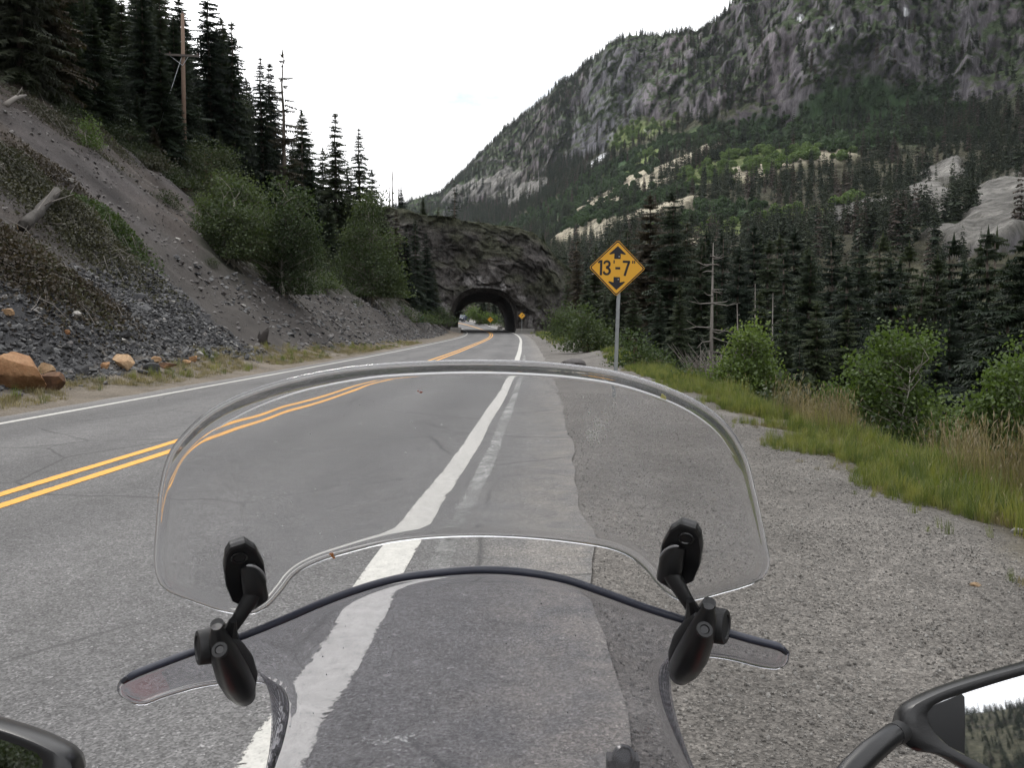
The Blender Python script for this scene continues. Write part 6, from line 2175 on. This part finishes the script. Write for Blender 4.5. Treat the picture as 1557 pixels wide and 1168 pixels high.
o_ = specks("splash_marks", lst, M_drop, ydef, 1); o_['kind'] = 'stuff'
specks("bug_splat", [(1010, 603, 5, 4), (1008, 599, 2.5, 3)], flat("yellow_bug_splat", (.62, .60, .22), .6), ydef, 2)
specks("bug_splat", [(505, 842, 3, 4), (507, 845, 2, 2), (502, 840, 2, 1.5)], flat("orange_bug_splat", (.55, .20, .05), .6), ydef, 3)
specks("bug_splat", [(640, 594, 2.6, 1.2), (636, 592, 1.4, 1)], flat("red_bug_splat", (.40, .12, .08), .6), ydef, 4)
o_ = specks("dust_specks", [(r.uniform(270, 1140), r.uniform(600, 860), .35 + .9 * r.random() ** 4, .35 + .9 * r.random() ** 4) for i in range(120)], flat("grey_dust", (.42, .42, .42), .9), ydef, 5); o_['kind'] = 'stuff'
o_ = specks("dust_specks", [(r.uniform(470, 980), r.uniform(910, 1160), r.uniform(.5, 1.2), r.uniform(.5, 1.2)) for i in range(70)], flat("dark_grit", (.12, .12, .12), .9), yscr, 6); o_['kind'] = 'stuff'

# mount seen through the bottom of the windscreen
p = onto(946, 1176, yscr, -.02)
m = MB()
m.lathe([(.0125, -.012), (.0130, -.002), (.0115, .004), (.0078, .0062), (.0072, .0030), (.002, .0028)], p, (0, -.70, .72), 26)
mt = bpart(m, "instrument_mount", M_gloss)
m = MB()
m.box(p + np.array([0, .008, -.012]), (.034, .02, .016))
bpart(m, "mount_foot", M_matt, mt)

# mirrors ---------------------------------------------------------------
def mirror(side):
    fx = (lambda u, v: (u, v)) if side > 0 else (lambda u, v: (1477 - u, v + 72))
    OUT = [(1370, 1084), (1392, 1066), (1450, 1041), (1557, 1010), (1700, 973), (1790, 964), (1830, 1003), (1818, 1095), (1750, 1205), (1665, 1236), (1570, 1218), (1490, 1184), (1430, 1150), (1388, 1141), (1366, 1116)]
    INN = [(1408, 1084), (1418, 1072), (1462, 1055), (1557, 1026), (1696, 990), (1776, 984), (1808, 1012), (1798, 1090), (1738, 1188), (1660, 1215), (1576, 1198), (1500, 1166), (1442, 1136), (1420, 1116), (1409, 1098)]
    c = at(*fx(1520, 1092), .60)
    d = c - np.array([0, 0, CAMZ])
    d /= np.linalg.norm(d)
    rdir = np.array([.2, -1, .285]) if side > 0 else np.array([-.62, -1, .10])
    rdir = rdir / np.linalg.norm(rdir)
    n = rdir - d
    n /= np.linalg.norm(n)
    def on_plane(P_, off=0.0):
        res = []
        for u, v in P_:
            q = ray(*fx(u, v))
            t_ = np.dot(n, c + n * off - np.array([0, 0, CAMZ])) / np.dot(n, q)
            res.append(q * t_ + np.array([0, 0, CAMZ]))
        return np.array(res)
    O_, I_ = on_plane(crom(OUT, 64, True)), on_plane(crom(INN, 64, True))
    cen = O_.mean(0)
    sc_ = lambda Q_, k_: cen + (Q_ - cen) * k_
    m = MB()
    m.rings([I_ - n * .0005, I_ + n * .0035, sc_(I_, 1.0) * .6 + O_ * .4 + n * .0048, O_ * .8 + I_ * .2 + n * .0042, O_ + n * .001, sc_(O_, 1.005) - n * .014, sc_(O_, .96) - n * .028, sc_(O_, .80) - n * .045, sc_(O_, .45) - n * .054], caps=False)
    m.F.append(tuple(8 * 64 + a for a in range(64))); m.M.append(0)
    hs = bpart(m, "mirror_housing", M_plastic)
    m = MB()
    m.add(np.vstack([I_, I_ - n * .002]), [tuple(range(64)), tuple(range(127, 63, -1))] + [(a, a + 64, (a + 1) % 64 + 64, (a + 1) % 64) for a in range(64)])
    bpart(m, "mirror_glass", M_mirror, hs, False)
    if side > 0:  # dark panel that paints the rider's reflection onto the glass
        B_ = on_plane([(1410, 1083), (1419, 1073), (1462, 1056), (1466, 1060), (1467, 1100), (1466, 1147), (1442, 1135), (1421, 1115), (1411, 1098)], .0)
        m = MB()
        m.rings([B_ + n * .0002, B_ + n * .0010])
        bpart(m, "rider_reflection", M_gloss, hs, False)
    # stalk to the handlebar
    m = MB()
    pts = [on_plane([(1400, 1106)], -.02)[0], on_plane([(1374, 1108)], -.018)[0]]
    for (u, v), Y in zip(((1352, 1122), (1322, 1146), (1296, 1172), (1262, 1215), (1225, 1275)), (.585, .575, .565, .55, .53)):
        pts.append(at(*fx(u, v), Y))
    m.tube(pts, np.array([12, 15, 17, 18.5, 19, 19, 18]) / F * .57, 16)
    bpart(m, "mirror_stalk", M_plastic)
    m = MB()
    m.tube([pts[1] * .5 + pts[0] * .5, pts[1] * .3 + pts[2] * .7], np.array([18.5, 17]) / F * .58, 14)
    bpart(m, "stalk_collar", M_matt, hs)
    return pts[-1]

eR, eL = mirror(1), mirror(-1)
# handlebar, forks, wheel, bodywork: all below the photograph's lower edge
m = MB()
hb = [(XB - .41, .30, 1.02), (XB - .27, .40, 1.03), (XB - .13, .47, 1.00), (XB, .48, .99), (XB + .13, .47, 1.00), (XB + .27, .40, 1.03), (XB + .41, .30, 1.02)]
m.tube(crom(hb, 30), .011, 10)
hbar = bpart(m, "handlebar", M_matt)
for e_, s_ in ((eR, 1), (eL, -1)):
    m = MB()
    m.tube([tuple(e_), (XB + s_ * .25, .44, 1.04), (XB + s_ * .24, .42, 1.03)], [.009, .008, .008], 8)
    bpart(m, "mirror_clamp", M_matt, hbar)
    m = MB()
    m.tube([(XB + s_ * .31, .375, 1.029), (XB + s_ * .41, .30, 1.02)], .017, 12)
    bpart(m, "grip", M_seat, hbar)
    m = MB()
    m.tube([(XB + s_ * .11, .50, .99), (XB + s_ * .11, .72, .62), (XB + s_ * .11, .93, .31)], [.027, .027, .024], 14)
    bpart(m, "fork_tube", M_steel)
m = MB()
m.lathe([(.225, -.045), (.285, -.055), (.318, -.03), (.325, 0), (.318, .03), (.285, .055), (.225, .045)], (XB, .95, .325), (1, 0, 0), 40)
wh = bpart(m, "front_wheel", M_tyre)
m = MB()
m.lathe([(.226, -.03), (.205, -.02), (.205, .02), (.226, .03)], (XB, .95, .325), (1, 0, 0), 36)
for q in range(5):
    a = q * 1.2566
    m.tube([(XB, .95 + .03 * math.cos(a), .325 + .03 * math.sin(a)), (XB, .95 + .21 * math.cos(a), .325 + .21 * math.sin(a))], .014, 8)
m.lathe([(.04, -.05), (.05, 0), (.04, .05)], (XB, .95, .325), (1, 0, 0), 18)
bpart(m, "rim", M_matt, wh)
def ell(cx_, cy_, cz, w_, h_, k=24, p=2.4):
    a = np.linspace(0, 2 * math.pi, k, endpoint=False)
    return np.stack([cx_ + w_ * np.sign(np.cos(a)) * np.abs(np.cos(a)) ** (2 / p), np.full(k, cy_), cz + h_ * np.sign(np.sin(a)) * np.abs(np.sin(a)) ** (2 / p)], 1)
m = MB()
m.rings([ell(XB, 1.07, .66, .03, .03), ell(XB, 1.04, .67, .09, .07), ell(XB, .96, .70, .145, .10), ell(XB, .84, .72, .19, .13), ell(XB, .70, .70, .22, .16), ell(XB, .60, .66, .21, .14)])
bpart(m, "front_fairing", M_plastic)
for s_ in (-1, 1):
    m = MB()
    m.rings([ell(XB + s_ * .215, .715, .70, .02, .03, 16), ell(XB + s_ * .23, .69, .70, .035, .07, 16), ell(XB + s_ * .245, .62, .69, .05, .09, 16), ell(XB + s_ * .25, .54, .67, .045, .08, 16), ell(XB + s_ * .24, .46, .64, .015, .04, 16)])
    if s_ > 0:
        m.V = [v_ + np.array([.035, .01, .02]) for v_ in m.V]
    bpart(m, "side_panel", M_redp)
m = MB()
m.rings([ell(XB, 1.077, .655, .02, .02), ell(XB, 1.068, .655, .065, .045), ell(XB, 1.045, .66, .088, .06)])
bpart(m, "headlight", M_gloss)
m = MB()
m.rings([ell(XB, .46, .86, .09, .06), ell(XB, .40, .87, .15, .10), ell(XB, .22, .87, .19, .13), ell(XB, .02, .84, .17, .12), ell(XB, -.12, .80, .10, .07)])
tank = bpart(m, "fuel_tank", M_plastic)
m = MB()
m.lathe([(.035, 0), (.036, .008), (.02, .012)], (XB, .20, 1.0), (0, .1, 1), 20)
bpart(m, "filler_cap", M_steel, tank)
m = MB()
m.rings([ell(XB, -.02, .80, .10, .05), ell(XB, -.2, .79, .16, .055), ell(XB, -.5, .82, .17, .06), ell(XB, -.85, .87, .13, .05), ell(XB, -.98, .90, .06, .03)])
bpart(m, "saddle", M_seat)
m = MB()
m.rings([ell(XB, .50, .50, .14, .16), ell(XB, .35, .46, .20, .22), ell(XB, .0, .44, .21, .22), ell(XB, -.2, .48, .16, .18)])
bpart(m, "engine", M_matt)
m = MB()
m.lathe([(.20, -.06), (.275, -.08), (.315, -.045), (.322, 0), (.315, .045), (.275, .08), (.20, .06)], (XB, -.60, .322), (1, 0, 0), 36)
wh = bpart(m, "rear_wheel", M_tyre)
m = MB()
m.lathe([(.20, -.04), (.06, -.03), (.05, 0), (.06, .03), (.20, .04)], (XB, -.60, .322), (1, 0, 0), 28)
bpart(m, "rim", M_matt, wh)
m = MB()
for s_ in (-1, 1):
    m.tube([(XB + s_ * .12, -.02, .42), (XB + s_ * .12, -.6, .322)], .022, 10)
bpart(m, "swingarm", M_matt)
m = MB()
m.tube([(XB - .1, .0, .30), (XB - .30, .02, .02)], .012, 8)
m.box((XB - .31, .02, .008), (.06, .04, .012))
bpart(m, "side_stand", M_matt)
m = MB()
m.box((XB, .80, .86), (.12, .03, .06)); m.tube([(XB - .1, .78, .80), (XB, .80, .88), (XB + .1, .78, .80)], .008, 8)
bpart(m, "screen_bracket", M_matt)

# ================================================================== AIR
k = N("valley_air")
vol = k.n("VolumePrincipled", {"Color": (.80, .86, .95), "Density": .00003, "Anisotropy": .0})
k.t.links.new(vol.outputs[0], k.out.inputs["Volume"])
m = MB()
m.box((200, 300, 230), (5200, 5200, 740))
haze = m.build("haze", k.m)
haze['kind'] = 'stuff'
haze['label'] = "thin blue air between the camera and the mountain"
